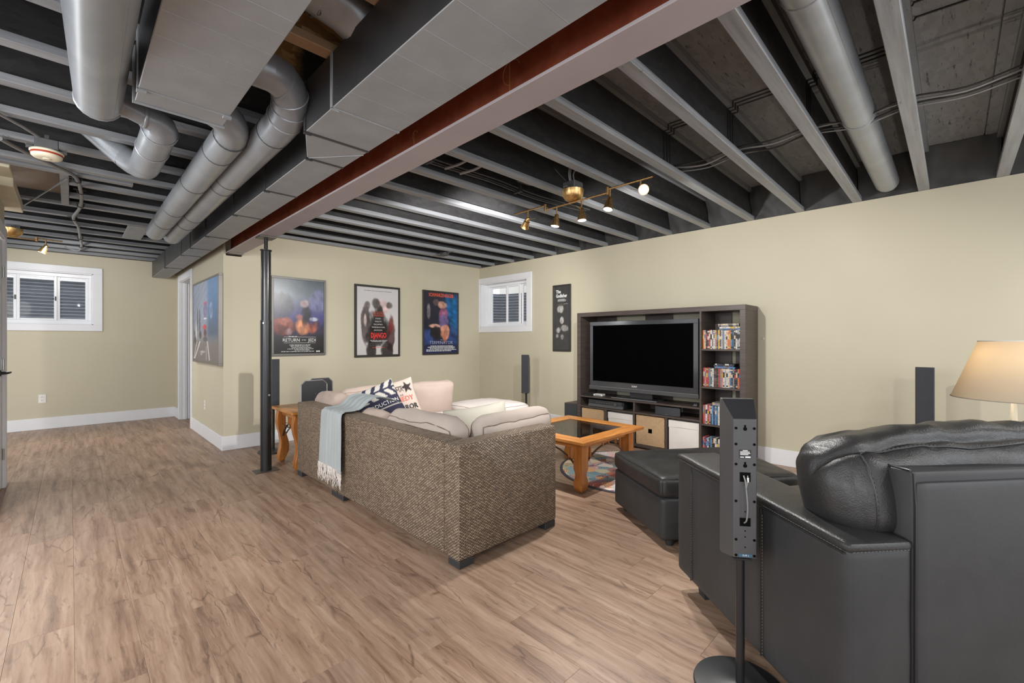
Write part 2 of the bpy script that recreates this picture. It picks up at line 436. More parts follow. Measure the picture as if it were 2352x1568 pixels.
def m_seagrass(t):
    tc = t.n('TexCoord'); uv = tc.outputs['UV']
    w1 = t.n('TexWave', {'Vector': t.mix(.03, uv, t.noise(uv, 14, 3, .6, 1), 'ADD'), 'Scale': 60.0, 'Distortion': 3.0, 'Detail': 2.0}, bands_direction='Y')
    n = t.noise(t.n('Mapping', {'Vector': uv, 'Scale': (30, 160, 1)}).outputs[0], 1, 3)
    c = t.ramp(w1.outputs[1], [(.1, srgb(150, 117, 82)), (.45, srgb(206, 172, 130)), (.9, srgb(228, 200, 162))])
    c = t.mix(.4, c, t.ramp(n, [(.3, (.62, .56, .5)), (.7, (1, 1, 1))]), 'MULTIPLY')
    t.bsdf(c, .8, 0, .25, t.bump(w1.outputs[1], .6, .004))
mat('seagrass', m_seagrass)
plain('canvas_white', srgb(216, 212, 206), .85, 0, .2, .04, 5, .2, 400)
plain('canvas_taupe', srgb(168, 156, 144), .85, 0, .2, .04, 5, .2, 400)
def m_wood(name, lo, md, hi, sc=(3, 30, 30)):
    def fn(t):
        v = t.coord('Object'); wv = t.mix(.08, v, t.noise(v, 3, 3, .5, 1), 'ADD')
        n = t.noise(t.n('Mapping', {'Vector': wv, 'Scale': sc}).outputs[0], 1.0, 5, .6)
        t.bsdf(t.ramp(n, [(.25, lo), (.5, md), (.75, hi)]), .32, 0, .5, t.bump(n, .06, .001))
    mat(name, fn)
m_wood('honey_oak', srgb(158, 98, 44), srgb(186, 122, 60), srgb(200, 140, 78))
m_wood('honey_oak_v', srgb(140, 82, 36), srgb(170, 106, 50), srgb(188, 126, 66), (30, 30, 3))
m_wood('honey_oak_y', srgb(158, 98, 44), srgb(186, 122, 60), srgb(200, 140, 78), (30, 3, 30))
plain('wrought_iron', srgb(104, 84, 70), .5, .3, .5, .15, 20)
def m_glass(tint, fac=.12):
    def fn(t):
        tr = t.n('BsdfTransparent', {'Color': tint}); gl = t.n('BsdfGlossy', {'Color': (1, 1, 1), 'Roughness': .02})
        lw = t.n('LayerWeight', {'Blend': .12}); f = t.math('ADD', t.math('MULTIPLY', lw.outputs['Fresnel'], .7), fac, clamp=True)
        mx = t.n('MixShader', {0: f, 1: tr.outputs[0], 2: gl.outputs[0]}); t.t.links.new(mx.outputs[0], t.out.inputs[0])
    return fn
mat('table_glass', m_glass((.60, .62, .62), .05))
mat('window_glass', m_glass((.93, .95, .96), .0))
plain('screen_black', (.0006, .0006, .0006), .5, 0, .02, 0)
plain('gloss_black', srgb(58, 60, 63), .14, 0, .6, .02)
plain('satin_silver', srgb(150, 152, 156), .3, .7)
def m_wicker(t):
    tc = t.n('TexCoord'); s = t.n('SeparateXYZ', {0: tc.outputs['UV']}); u, v = s.outputs[0], s.outputs[1]
    RH, RW = .0080, .023
    row = t.math('FLOOR', t.math('DIVIDE', v, RH)); fv = t.math('FRACT', t.math('DIVIDE', v, RH))
    off = t.math('MULTIPLY', t.math('MODULO', t.math('ABSOLUTE', row), 2.0), .5)
    uu = t.math('ADD', t.math('DIVIDE', u, RW), off); fu = t.math('FRACT', uu); cell = t.math('FLOOR', uu)
    hv = t.math('SINE', t.math('MULTIPLY', fv, PI)); hu = t.math('SINE', t.math('MULTIPLY', fu, PI))
    h = t.math('MULTIPLY', t.math('POWER', hv, .5), t.math('POWER', t.math('MAXIMUM', hu, .0001), .6))
    wn = t.n('TexWhiteNoise', {'Vector': t.n('CombineXYZ', {'X': cell, 'Y': row}).outputs[0]}, noise_dimensions='2D')
    strand = t.ramp(wn.outputs['Value'], [(0, srgb(126, 108, 91)), (.5, srgb(154, 134, 114)), (1, srgb(182, 160, 137))])
    c = t.mix(t.ramp(h, [(.25, (0, 0, 0)), (.75, (1, 1, 1))]), srgb(64, 52, 42), strand)
    t.bsdf(c, .38, 0, .5, t.bump(h, .9, .006))
mat('wicker', m_wicker)
plain('foot_black', srgb(46, 47, 49), .5)
def cloth(name, base, bs=700, st=.14, rough=.9, var=.04):
    plain(name, base, rough, 0, .2, var, 4, st, bs)
cloth('cushion_beige', srgb(180, 163, 153))
cloth('cushion_taupe', srgb(174, 162, 153))
cloth('cushion_sage', srgb(170, 166, 155))
cloth('cushion_white', srgb(206, 198, 193))
plain('piping_brown', srgb(112, 92, 78), .8)
plain('piping_taupe', srgb(150, 134, 122), .8)
cloth('throw_wool', srgb(162, 169, 170), 900, .2, .95, .05)
cloth('fringe_wool', srgb(216, 209, 203))
def m_leather(t):
    v = t.coord('Object')
    vo = t.n('TexVoronoi', {'Vector': t.mix(.02, v, t.noise(v, 40, 2, .5, 1), 'ADD'), 'Scale': 230.0}); n = t.noise(v, 4, 4, .6)
    c = t.ramp(n, [(.3, srgb(36, 36, 36)), (.7, srgb(47, 46, 46))])
    rg = t.ramp(t.noise(v, 9, 3), [(.3, (.36, .36, .36)), (.7, (.50, .50, .50))])
    b1 = t.bump(t.noise(v, 14, 4, .6), .12, .02)
    t.bsdf(c, rg, 0, .55, t.bump(vo.outputs['Distance'], .28, .0018, b1))
mat('leather_grain', m_leather)
def m_leather2(t):
    v = t.coord('Object'); n = t.noise(v, 3, 4, .6)
    c = t.ramp(n, [(.3, srgb(50, 51, 52)), (.7, srgb(61, 61, 62))])
    b1 = t.bump(t.noise(v, 6, 4, .6), .10, .02)
    t.bsdf(c, .46, 0, .32, t.bump(t.noise(v, 420, 2), .12, .001, b1))
mat('leather_smooth', m_leather2)
plain('leather_welt', srgb(40, 40, 41), .35)
plain('stitch', srgb(92, 91, 90), .8)
def m_rug(t):
    v0 = t.coord('Object'); v = t.mix(.22, v0, t.noise(v0, 3.4, 2, .5, 1), 'ADD')
    vo = t.n('TexVoronoi', {'Vector': v, 'Scale': 11.0}); d = vo.outputs['Distance']
    cell = t.n('SeparateColor', {0: vo.outputs['Color']})
    pal = [(0, srgb(176, 78, 84)), (.12, srgb(104, 134, 146)), (.24, srgb(222, 208, 196)), (.40, srgb(208, 118, 92)), (.52, srgb(132, 160, 170)), (.64, srgb(226, 196, 130)), (.76, srgb(98, 100, 120)), (.86, srgb(224, 206, 200))]
    a = t.ramp(cell.outputs[0], pal, 'CONSTANT'); b = t.ramp(cell.outputs[1], [(p, pal[(i * 3 + 2) % 8][1]) for i, (p, _) in enumerate(pal)], 'CONSTANT')
    ring = t.math('FRACT', t.math('MULTIPLY', d, 9.0))
    c = t.mix(t.ramp(ring, [(.0, (0, 0, 0)), (.5, (1, 1, 1))], 'CONSTANT'), a, b)
    c = t.mix(t.ramp(t.math('ABSOLUTE', t.math('SUBTRACT', ring, .5)), [(.0, (.9, .9, .9)), (.13, (0, 0, 0))]), c, srgb(222, 210, 198))
    t.bsdf(c, .95, 0, .1, t.bump(t.noise(v0, 500, 2), .3, .002))
mat('rug_pile', m_rug)
plain('rug_border', srgb(68, 68, 76), .95)
def m_shade(t):
    d = t.n('BsdfDiffuse', {'Color': srgb(220, 208, 186)}); tl = t.n('BsdfTranslucent', {'Color': srgb(92, 76, 55)})
    mx = t.n('MixShader', {0: .5, 1: d.outputs[0], 2: tl.outputs[0]}); t.t.links.new(mx.outputs[0], t.out.inputs[0])
mat('shade_linen', m_shade)
plain('lamp_ceramic', srgb(214, 206, 186), .3)
plain('well_steel', srgb(160, 163, 172), .42, .2)
def m_brick(t):
    v = t.coord('Object'); b = t.n('TexBrick', {'Vector': t.n('Mapping', {'Vector': v, 'Rotation': (PI / 2, 0, PI / 2)}).outputs[0], 'Color1': (*srgb(176, 140, 128), 1), 'Color2': (*srgb(150, 112, 104), 1), 'Mortar': (*srgb(205, 200, 192), 1), 'Scale': 5.0})
    t.bsdf(b.outputs[0], .8)
mat('brick_outside', m_brick)
plain('gravel', srgb(170, 165, 158), .9, 0, .2, .3, 60)
# ================================================================ THE ROOM
H = 2.438          # underside of the joists
XT, YP, YF, XJ = 4.911, 5.696, 8.83, 1.192
# ---- floor: vinyl planks along Y
fl = MB().box(-3.0, 5.1, -2.6, 9.0, -.06, -.008).build('floor', 'floor_gap'); tag(fl, kind='structure')
PW, PL, PT = .190, 1.22, .008
def plank_mesh(x0, x1, y0, y1):
    g = .0002; e = .0009; x0 += g; x1 -= g; y0 += g; y1 -= g
    mb = MB(); b = [(x0, y0), (x1, y0), (x1, y1), (x0, y1)]; tt = [(x0 + e, y0 + e), (x1 - e, y0 + e), (x1 - e, y1 - e), (x0 + e, y1 - e)]
    mb.add([(*p, -.008) for p in b] + [(*p, -.0007) for p in b] + [(*p, 0) for p in tt],
           [(8, 9, 10, 11)] + [(i, (i + 1) % 4, 4 + (i + 1) % 4, 4 + i) for i in range(4)] + [(4 + i, 4 + (i + 1) % 4, 8 + (i + 1) % 4, 8 + i) for i in range(4)])
    return mb
rest = MB(); prnd = random.Random(3)
def in_view(x, y):
    d = (x + y) / 2 ** .5; r = (x - y) / 2 ** .5
    return d > .3 and abs(r / d) < 1.25 and 1.22 / d < .86
k0 = -15
for k in range(k0, 27):
    x0 = .012 + PW * k; x1 = x0 + PW
    if x0 < -3.0 or x0 > 4.9: continue
    x1 = min(x1, 4.911)
    yend = YF if x0 < XJ - .01 else YP
    if x0 < XJ < x1: yend = YF
    y = -2.6 - prnd.random() * PL
    if k == -1: y = 2.67 - PL * 5
    while y < yend:
        ya, yb = max(y, -2.6), min(y + PL, yend); y += PL
        if yb - ya < .03: continue
        corners = [(x0, ya), (x1, ya), (x0, yb), (x1, yb), ((x0 + x1) / 2, (ya + yb) / 2)]
        mb = plank_mesh(x0, x1, ya, yb)
        if any(in_view(*c) for c in corners) and x1 > -1.0:
            o = mb.build('plank', 'floor_vinyl', fl, origin=((x0 + x1) / 2, (ya + yb) / 2, 0), fixn=False)
        else: rest.merge(mb)
tag(rest.build('floor_planks', 'floor_vinyl', fl, fixn=False), kind='stuff')

# ---- walls
def wall(name, boxes):
    mb = MB()
    for b in boxes: mb.box(*b)
    return tag(mb.build(name, 'wall_paint'), kind='structure')
# right wall (TV wall) with the window opening
WY0, WY1, WZ0, WZ1 = 4.585, 5.665, 1.44, 2.165
wall('wall_right', [(XT, 5.19, -2.6, WY0, 0, H), (XT, 5.19, WY1, YP + .2, 0, H), (XT, 5.19, WY0, WY1, 0, WZ0), (XT, 5.19, WY0, WY1, WZ1, H)])
# poster wall, with a pocket for the steel beam
wall('wall_back', [(XJ, 1.215, YP, YP + .12, 0, H), (1.215, 1.372, YP, YP + .12, 0, 2.16), (1.372, XT, YP, YP + .12, 0, H)])
# side wall with the doorway
DY0, DY1, DZ = 7.50, 8.42, 2.12
wall('wall_side', [(XJ, 1.31, YP + .12, DY0, 0, H), (XJ, 1.31, DY1, YF, 0, H), (XJ, 1.31, DY0, DY1, DZ, H)])
# far wall with its window opening
FX0, FX1, FZ0, FZ1 = -.87, .232, 1.44, 2.175
wall('wall_far', [(-3.0, FX0, YF, YF + .28, 0, H), (FX1, 3.2, YF, YF + .28, 0, H), (FX0, FX1, YF, YF + .28, 0, FZ0), (FX0, FX1, YF, YF + .28, FZ1, H)])
# left partition holding the door
wall('wall_left', [(-.52, -.40, 4.56, 4.70, 0, 2.36), (-.52, -.40, 4.70, 5.56, 2.07, 2.36), (-.52, -.40, 5.56, 5.74, 0, 2.36)])
wall('wall_closet', [(3.2, 3.32, YP + .12, YF, 0, H)])
BH, BT = .156, .015
def trim(name, boxes, m='white_trim', bev=.003):
    mb = MB()
    for b in boxes: mb.box(*b)
    return tag(mb.build(name, m, bevel=bev), kind='structure')
trim('baseboard_right', [(XT - BT, XT, -2.6, YP, 0, BH)])
trim('baseboard_back', [(XJ - BT, XT - BT, YP - BT, YP, 0, BH)])
trim('baseboard_side', [(XJ - BT, XJ, YP, 7.42, 0, BH), (XJ - BT, XJ, 8.51, YF, 0, BH)])
trim('baseboard_far', [(-3.0, XJ - BT, YF - BT, YF, 0, BH)])
trim('baseboard_left', [(-.40, -.385, 5.66, 5.74, 0, BH)])

# ---- doorway casing in the side wall
d2 = tag(bpy.data.objects.new('door_2', None), kind='structure'); COL.objects.link(d2); WM['door_2'] = Matrix()
MB().box(XJ - .018, XJ, 7.42, 7.51, 0, 2.21).box(XJ - .018, XJ, 8.41, 8.50, 0, 2.21).box(XJ - .018, XJ, 7.51, 8.41, DZ - .01, 2.21).build('casing', 'white_trim', d2, bevel=.003)
MB().box(XJ, 1.31, DY0, DY0 + .018, 0, DZ).box(XJ, 1.31, DY1 - .018, DY1, 0, DZ).box(XJ, 1.31, DY0, DY1, DZ - .018, DZ).box(1.24, 1.275, DY1 - .03, DY1 - .018, 0, DZ - .02).build('jamb', 'white_trim', d2, bevel=.002)
# white door standing open inside the closet
MB().box(1.33, 2.18, 8.36, 8.395, .012, DZ - .03).build('door_slab', 'white_trim', d2, bevel=.002)

# ---- door on the left partition
d1 = tag(bpy.data.objects.new('door_1', None), kind='structure'); COL.objects.link(d1); WM['door_1'] = Matrix()
MB().box(-.40, -.378, 5.54, 5.635, 0, 2.15).box(-.40, -.378, 4.60, 4.715, 0, 2.15).box(-.40, -.378, 4.715, 5.54, 2.05, 2.15).build('casing', 'white_trim', d1, bevel=.003)
MB().box(-.52, -.40, 5.545, 5.56, 0, 2.07).box(-.52, -.40, 4.70, 4.715, 0, 2.07).build('jamb', 'white_trim', d1, bevel=.002)
slab = MB().box(-.44, -.402, 4.72, 5.538, .012, 2.045).build('door_slab', 'white_trim', d1, bevel=.002)
for z0, z1 in ((.12, .55), (.68, 1.02), (1.15, 1.92)):
    for y0, y1 in ((4.82, 5.09), (5.17, 5.44)):
        MB().box(-.402, -.398, y0, y1, z0, z1).build('raised_panel', 'white_trim', slab, bevel=.0035)
for z in (.28, 1.02, 1.78):
    MB().cyl((-.392, 5.541, z - .045), (-.392, 5.541, z + .045), .007, n=10).box(-.401, -.397, 5.515, 5.56, z - .045, z + .045).build('hinge', 'chrome', d1, smooth=40)
MB().lathe([(.026, 0), (.026, .008), (.012, .012), (.01, .045)], (-.402, 5.40, .955), 16, axis=(1, 0, 0)).tube([(-.36, 5.40, .955), (-.352, 5.42, .955), (-.35, 5.52, .955)], [.009, .009, .007]).build('door_lever', 'plastic_black', d1, smooth=40)

# ---- windows
def window_far():
    wn = tag(bpy.data.objects.new('window_1', None), kind='structure'); COL.objects.link(wn); WM['window_1'] = Matrix()
    y = YF
    mb = MB().box(FX0 - .1, FX1 + .1, y - .02, y, FZ1, FZ1 + .09).box(FX0 - .1, FX1 + .1, y - .02, y, FZ0 - .09, FZ0).box(FX0 - .1, FX0, y - .02, y, FZ0, FZ1).box(FX1, FX1 + .1, y - .02, y, FZ0, FZ1)
    mb.build('casing', 'white_trim', wn, bevel=.003)
    MB().box(FX0, FX0 + .012, y, y + .26, FZ0, FZ1).box(FX1 - .012, FX1, y, y + .26, FZ0, FZ1).box(FX0, FX1, y, y + .26, FZ0, FZ0 + .012).box(FX0, FX1, y, y + .26, FZ1 - .012, FZ1).build('jamb', 'white_trim', wn, bevel=.001)
    yf = y + .09
    f = MB().box(FX0 + .012, FX1 - .012, yf, yf + .07, FZ0 + .012, FZ0 + .06).box(FX0 + .012, FX1 - .012, yf, yf + .07, FZ1 - .06, FZ1 - .012)
    f.box(FX0 + .012, FX0 + .05, yf, yf + .07, FZ0 + .06, FZ1 - .06).box(FX1 - .05, FX1 - .012, yf, yf + .07, FZ0 + .06, FZ1 - .06)
    f.build('window_frame', 'window_vinyl', wn, bevel=.004, seg=2)
    xs = [FX0 + .05, -.515, -.135 + .0, FX1 - .05]
    for i in range(3):
        a, b = xs[i], xs[i + 1]; yy = yf + (.012 if i == 1 else .036)
        s = MB().box(a, a + .03, yy, yy + .022, FZ0 + .06, FZ1 - .06).box(b - .03, b, yy, yy + .022, FZ0 + .06, FZ1 - .06).box(a + .03, b - .03, yy, yy + .022, FZ0 + .06, FZ0 + .085).box(a + .03, b - .03, yy, yy + .022, FZ1 - .085, FZ1 - .06)
        so = s.build('sash', 'window_vinyl', wn, bevel=.003)
        MB().box(a + .028, b - .028, yy + .009, yy + .013, FZ0 + .083, FZ1 - .083).build('pane', 'window_glass', so)
        if i < 2:
            MB().box(b - .022, b - .006, yy - .012, yy + .002, 1.775, 1.835).tube([(b - .026, yy - .012, 1.80), (b - .045, yy - .02, 1.795)], .005, 8).build('latch', 'plastic_grey', so, bevel=.002)
window_far()
def window_right():
    wn = tag(bpy.data.objects.new('window_2', None), kind='structure'); COL.objects.link(wn); WM['window_2'] = Matrix()
    x = XT
    MB().box(x - .02, x, WY0 - .105, WY1, WZ1, WZ1 + .09).box(x - .02, x, WY0 - .105, WY1, WZ0 - .09, WZ0).box(x - .02, x, WY0 - .105, WY0, WZ0, WZ1).box(x - .02, x, WY1, YP - .001, WZ0 - .09, WZ1 + .09).build('casing', 'white_trim', wn, bevel=.003)
    MB().box(x, x + .28, WY0, WY0 + .012, WZ0, WZ1).box(x, x + .28, WY1 - .012, WY1, WZ0, WZ1).box(x, x + .28, WY0, WY1, WZ0, WZ0 + .012).box(x, x + .28, WY0, WY1, WZ1 - .012, WZ1).build('jamb', 'white_trim', wn, bevel=.001)
    xf = x + .13
    f = MB().box(xf, xf + .08, WY0 + .012, WY1 - .012, WZ0 + .012, WZ0 + .05).box(xf, xf + .08, WY0 + .012, WY1 - .012, WZ1 - .05, WZ1 - .012)
    f.box(xf, xf + .08, WY0 + .012, WY0 + .05, WZ0 + .05, WZ1 - .05).box(xf, xf + .08, WY1 - .06, WY1 - .012, WZ0 + .05, WZ1 - .05)
    f.build('window_frame', 'window_vinyl', wn, bevel=.004, seg=2)
    ys = [WY1 - .06, 5.19, 4.87, WY0 + .05]
    for i in range(3):
        b, a = ys[i], ys[i + 1]; xx = xf + (.012 if i == 1 else .042)
        so = MB().box(xx, xx + .024, a, a + .035, WZ0 + .05, WZ1 - .05).box(xx, xx + .024, b - .035, b, WZ0 + .05, WZ1 - .05).box(xx, xx + .024, a + .035, b - .035, WZ0 + .05, WZ0 + .078).box(xx, xx + .024, a + .035, b - .035, WZ1 - .078, WZ1 - .05).build('sash', 'window_vinyl', wn, bevel=.003)
        MB().box(xx + .01, xx + .014, a + .033, b - .033, WZ0 + .076, WZ1 - .076).build('pane', 'window_glass', so)
window_right()
# corrugated window wells outside, with a strip of ground and the brick of the house next door beyond
def well(name, cx, cy, ang, halfw, dep, z0, z1, label):
    mb = MB(); nz = 10 * 16
    def fn(u, v):
        a = (u - .5) * PI; z = z0 + (z1 - z0) * v; r = 1 + .034 * math.sin(2 * PI * (z - z0) / .0508)
        sx = math.copysign(abs(math.sin(a)) ** .55, math.sin(a)) * halfw * r; sy = max(0.0, math.cos(a)) ** .45 * dep * r
        return Vector((cx + sx * math.cos(ang) - sy * math.sin(ang), cy + sx * math.sin(ang) + sy * math.cos(ang), z))
    mb.grid(33, nz, fn)
    return tag(mb.build(name, 'well_steel', smooth=60, fixn=False), label, 'window well')
well('window_well', -.32, YF + .28, 0, .80, .52, 1.22, 2.13, 'corrugated steel window well outside the three-pane window of the far wall')
well('window_well', 5.19, 5.13, -PI / 2, .80, .50, 1.22, 2.06, 'corrugated steel window well outside the deep window beside the corner')
g = MB().box(-3, 2.4, YF + .86, YF + 4.0, 1.9, 2.0).build('ground_far', 'gravel'); tag(g, kind='structure')
g = MB().box(5.75, 8.5, 2.5, 8.5, 1.9, 2.0).build('ground_right', 'gravel'); tag(g, kind='structure')
g = MB().box(8.5, 8.7, 1.5, 9.0, 2.0, 4.6).build('neighbour_wall', 'brick_outside'); tag(g, kind='structure')

# ---- ceiling: board deck, I-joists, rim
ce = MB().box(-3.0, 5.19, -2.6, YF + .28, 2.765, 2.80).build('ceiling', 'osb_painted_lit'); tag(ce, kind='structure')
for i in range(4):
    for j in range(10):
        xa = -3.0 + i * 2.44 - (1.22 if j % 2 else 0); xb = min(xa + 2.435, 5.0); xa = max(xa, -3.0); ya = -2.6 + j * 1.22; yb = min(ya + 1.214, YF + .1)
        if xb - xa < .1 or yb <= ya: continue
        # the stairwell stays open
        if xa < -.05 and ya < 5.66 and yb > 4.67: 
            if xb > .05: MB().box(0.0, xb, ya, yb, 2.746, 2.762).build('osb_panel', 'osb_painted_lit', ce, bevel=.001)
            continue
        MB().box(xa, xb, ya, yb, 2.746, 2.762).build('osb_panel', 'osb_painted_lit', ce, bevel=.001)
JY = [-2.4, -1.98, -1.55, -1.12, -.69, -.26, .17, .60, 1.03, 1.46, 1.89, 2.32, 2.75, 3.18, 3.61, 4.03, 4.46, 4.60, 4.88, 5.32, 5.66, 6.16, 6.6, 7.0, 7.46, 7.88, 8.33, 8.72]
JTOP = 2.746
FW, FT = .034, .038
for y in JY:
    xl, xr = -3.0, (4.905 if y < YP else 1.19)
    if 4.65 < y < 5.6: xl = -.008
    if y == 4.60: xr = .35
    j = MB().box(xl, xr, y - .005, y + .005, H + FT, JTOP - FT).build('joist', 'osb_painted_shaded', ce)
    MB().box(xl, xr, y - FW, y + FW, H, H + FT).build('bottom_flange', 'joist_lumber', j, bevel=.0025)
    MB().box(xl, xr, y - FW, y + FW, JTOP - FT, JTOP).build('top_flange', 'joist_lumber', j)
# stairwell header and its pale lining
MB().box(-.058, -.008, 4.634, 5.626, H, JTOP).build('stair_header', 'joist_lumber', ce, bevel=.003)
MB().prism([(4.64, 2.60), (5.60, 2.52), (5.60, 2.53), (4.64, 2.61)], -1.6, -.060, 'x').build('stair_lining', 'canvas_taupe', ce)
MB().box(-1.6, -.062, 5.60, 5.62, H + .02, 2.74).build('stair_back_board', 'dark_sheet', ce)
tag(MB().box(-1.2, -.30, 4.66, 4.95, 2.425, 2.455).box(-.42, -.30, 4.95, 5.9, 2.36, 2.44).box(-1.2, -.42, 5.2, 5.35, 2.36, 2.72).build('trim_1', 'cream_paint', bevel=.004), kind='structure')
MB().prism([(-.30, 5.9), (-.02, 4.70), (-.014, 4.705), (-.292, 5.91)], 2.428, 2.436).build('trim_strip', 'joist_lumber', ce)
# black vapour sheet tucked between the joists along the right wall
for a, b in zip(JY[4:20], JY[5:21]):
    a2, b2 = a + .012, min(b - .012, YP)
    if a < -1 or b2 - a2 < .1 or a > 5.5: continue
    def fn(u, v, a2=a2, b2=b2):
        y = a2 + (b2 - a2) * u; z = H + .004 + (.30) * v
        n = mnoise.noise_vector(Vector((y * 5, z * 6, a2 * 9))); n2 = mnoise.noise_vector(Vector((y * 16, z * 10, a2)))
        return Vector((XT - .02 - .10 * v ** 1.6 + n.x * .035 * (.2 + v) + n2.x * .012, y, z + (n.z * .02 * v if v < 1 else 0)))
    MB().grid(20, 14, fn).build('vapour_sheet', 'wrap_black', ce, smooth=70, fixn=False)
MB().box(4.925, 4.96, -2.6, YP + .1, H, 2.765).build('rim_joist', 'dark_sheet', ce)
# black lumber plate over the walls
MB().box(XT - .005, 5.19, -2.6, YP, H, H + .012).box(XJ, XT, YP - .004, YP + .12, H - .0, H + .30).box(XJ - .004, 1.31, YP + .12, YF, H, H + .3).box(-3, 1.19, YF - .004, YF + .2, H, H + .3).build('rim_board', 'dark_sheet', ce)
MB().box(.43, .60, 6.17, 7.0, H - .006, H + .004).build('joist_pan', 'duct_paint', ce, bevel=.002)
# ================================================================ BEAM, COLUMN, DUCTWORK
bx0, bx1, bz0 = 1.217, 1.369, 2.185
bm_ = thing('steel_beam', 'long rust-brown steel I-beam with grey underside crossing the ceiling beside the wide duct', 'beam', (1.293, 2.0, bz0))
MB().box(bx0, bx1, -2.6, 5.80, bz0, bz0 + .013).build('bottom_flange', 'beam_paint', bm_, world=True, bevel=.002)
MB().box(1.287, 1.299, -2.6, 5.80, bz0 + .013, H - .014).build('web', 'rust_primer', bm_, world=True)
MB().box(bx0, bx1, -2.6, 5.80, H - .014, H - .001).build('top_flange', 'rust_primer', bm_, world=True)
MB().box(bx0 + .01, bx1 - .005, 5.60, 5.80, bz0 - .012, bz0).build('bearing_plate', 'steel_plate', bm_, world=True)
# chalk marks on the web
for y, s in ((2.02, .05), (1.30, .10)):
    mb = MB().tube([(1.2865, y, bz0 + .05), (1.2865, y, bz0 + .05 + s * 1.6)], .0015, 5)
    mb.tube([(1.2865, y + s * .5 * math.cos(a) - .01, bz0 + .09 + s * .5 + s * .5 * math.sin(a)) for a in [k * .35 for k in range(-4, 9)]], .0015, 5)
    mb.build('chalk_mark', 'chalk', bm_, world=True)
cx, cy = 1.293, 4.548
cl = thing('support_column', 'black telescoping steel post under the end of the rust-brown beam', 'column', (cx, cy, 0))
MB().lathe([(.0475, .006), (.0475, 1.40), (.0475, 1.405)], (cx, cy, 0), 28).build('outer_tube', 'column_black', cl, world=True, smooth=40)
MB().lathe([(.042, 1.405), (.042, 2.05), (.049, 2.053), (.049, 2.063), (.03, 2.065)], (cx, cy, 0), 28).build('inner_tube', 'column_black', cl, world=True, smooth=40)
MB().lathe([(.0165, 2.065), (.0165, 2.17)], (cx, cy, 0), 16).build('screw_jack', 'column_black', cl, world=True, smooth=40)
MB().box(cx - .07, cx + .07, cy - .07, cy + .07, 2.170, 2.1845).build('cap_plate', 'steel_plate', cl, world=True, bevel=.002)
MB().box(cx - .10, cx + .10, cy - .07, cy + .07, .001, .007).build('base_plate', 'steel_plate', cl, world=True, bevel=.001)
MB().cyl((cx - .035, cy - .045, 1.378), (cx - .02, cy - .03, 1.378), .009).build('pin', 'chrome', cl, world=True, smooth=40)
MB().cyl((cx + .012, cy - .053, .71), (cx + .012, cy - .04, .71), .009).build('pin', 'chrome', cl, world=True, smooth=40)

DZ0, DZ1 = 2.195, 2.430
dm = thing('air_duct', 'long wide grey sheet-metal supply duct running tight along the rust-brown beam', 'duct', (.95, 2.0, DZ0))
def xl(y): return .777 if y < 2.144 else (.895 if y > 2.446 else .777 + (y - 2.144) / .302 * .118)
XR = 1.092
def duct_piece(root, y0, y1, xl0, xl1, xr0, xr1, z0, z1, name='duct_section', m='duct_paint', ms='dark_sheet', ribs=()):
    mb = MB(); g = .0015
    r = [[(a, y, z0), (b, y, z0), (b, y, z1), (a, y, z1)] for y, a, b in ((y0 + g, xl0, xr0), (y1 - g, xl1, xr1))]
    mb.loft(r, True, True)
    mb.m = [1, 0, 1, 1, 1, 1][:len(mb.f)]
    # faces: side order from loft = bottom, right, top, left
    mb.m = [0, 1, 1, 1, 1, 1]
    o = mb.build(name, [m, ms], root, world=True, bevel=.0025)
    return o
ys = [-2.6, -1.2, 0.0, 1.845, 2.144, 2.446, 3.167, 3.95, 4.948, 5.699, 6.238, 7.474, 8.80]
for a, b in zip(ys, ys[1:]):
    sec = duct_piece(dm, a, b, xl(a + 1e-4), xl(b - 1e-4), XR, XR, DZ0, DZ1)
    # stiffening beads pressed into the bottom
    k = int((b - a) / .16)
    if a < 1.9 and k > 1 and b > .2:
        for i in range(1, k):
            y = a + (b - a) * i / k
            MB().tube([(xl(y) + .004, y, DZ0 + .0009), (XR - .004, y, DZ0 + .0009)], .0018, 6).build('bead', 'duct_paint', sec, world=True, smooth=60)
    if b < 8.7:
        c = MB().box(xl(b) - .006, XR, b - .009, b + .009, DZ0 - .004, DZ0 + .001).box(xl(b) - .006, xl(b) + .001, b - .009, b + .009, DZ0 - .004, DZ1)
        c.box(xl(b) - .008, xl(b) + .028, b - .006, b + .006, DZ0 - .011, DZ0 - .003)
        c.build('drive_cleat', 'dark_sheet' if b > 1.9 else 'duct_paint', dm, world=True, bevel=.0015)
# diagonal crease of the reducing section
MB().tube([(.895, 2.446, DZ0 - .001), (XR, 2.20, DZ0 - .001)], .0022, 6).build('crease', 'duct_paint', dm, world=True)

d2_ = thing('return_duct', 'broad grey rectangular duct ending overhead between the round pipes', 'duct', (.34, 1.2, 2.2))
yy = [-2.6, -1.0, .6, 2.246, 2.372]
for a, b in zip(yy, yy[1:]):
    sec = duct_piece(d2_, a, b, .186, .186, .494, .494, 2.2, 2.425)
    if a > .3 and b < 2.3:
        for y in (1.02, 1.16, 1.30, 1.44, 1.525, 1.66, 1.81, 1.95, 2.10):
            MB().tube([(.19, y, 2.2009), (.49, y, 2.2009)], .0018, 6).build('bead', 'duct_paint', sec, world=True, smooth=60)
MB().box(.18, .50, 2.238, 2.254, 2.196, 2.201).box(.181, .187, 2.238, 2.254, 2.196, 2.43).box(.18, .212, 2.235, 2.257, 2.188, 2.196).box(.468, .5, 2.235, 2.257, 2.188, 2.196).build('drive_cleat', 'duct_paint', d2_, world=True, bevel=.001)
MB().box(.178, .502, 2.372, 2.378, 2.192, 2.43).build('end_cap', 'duct_paint', d2_, world=True, bevel=.001)

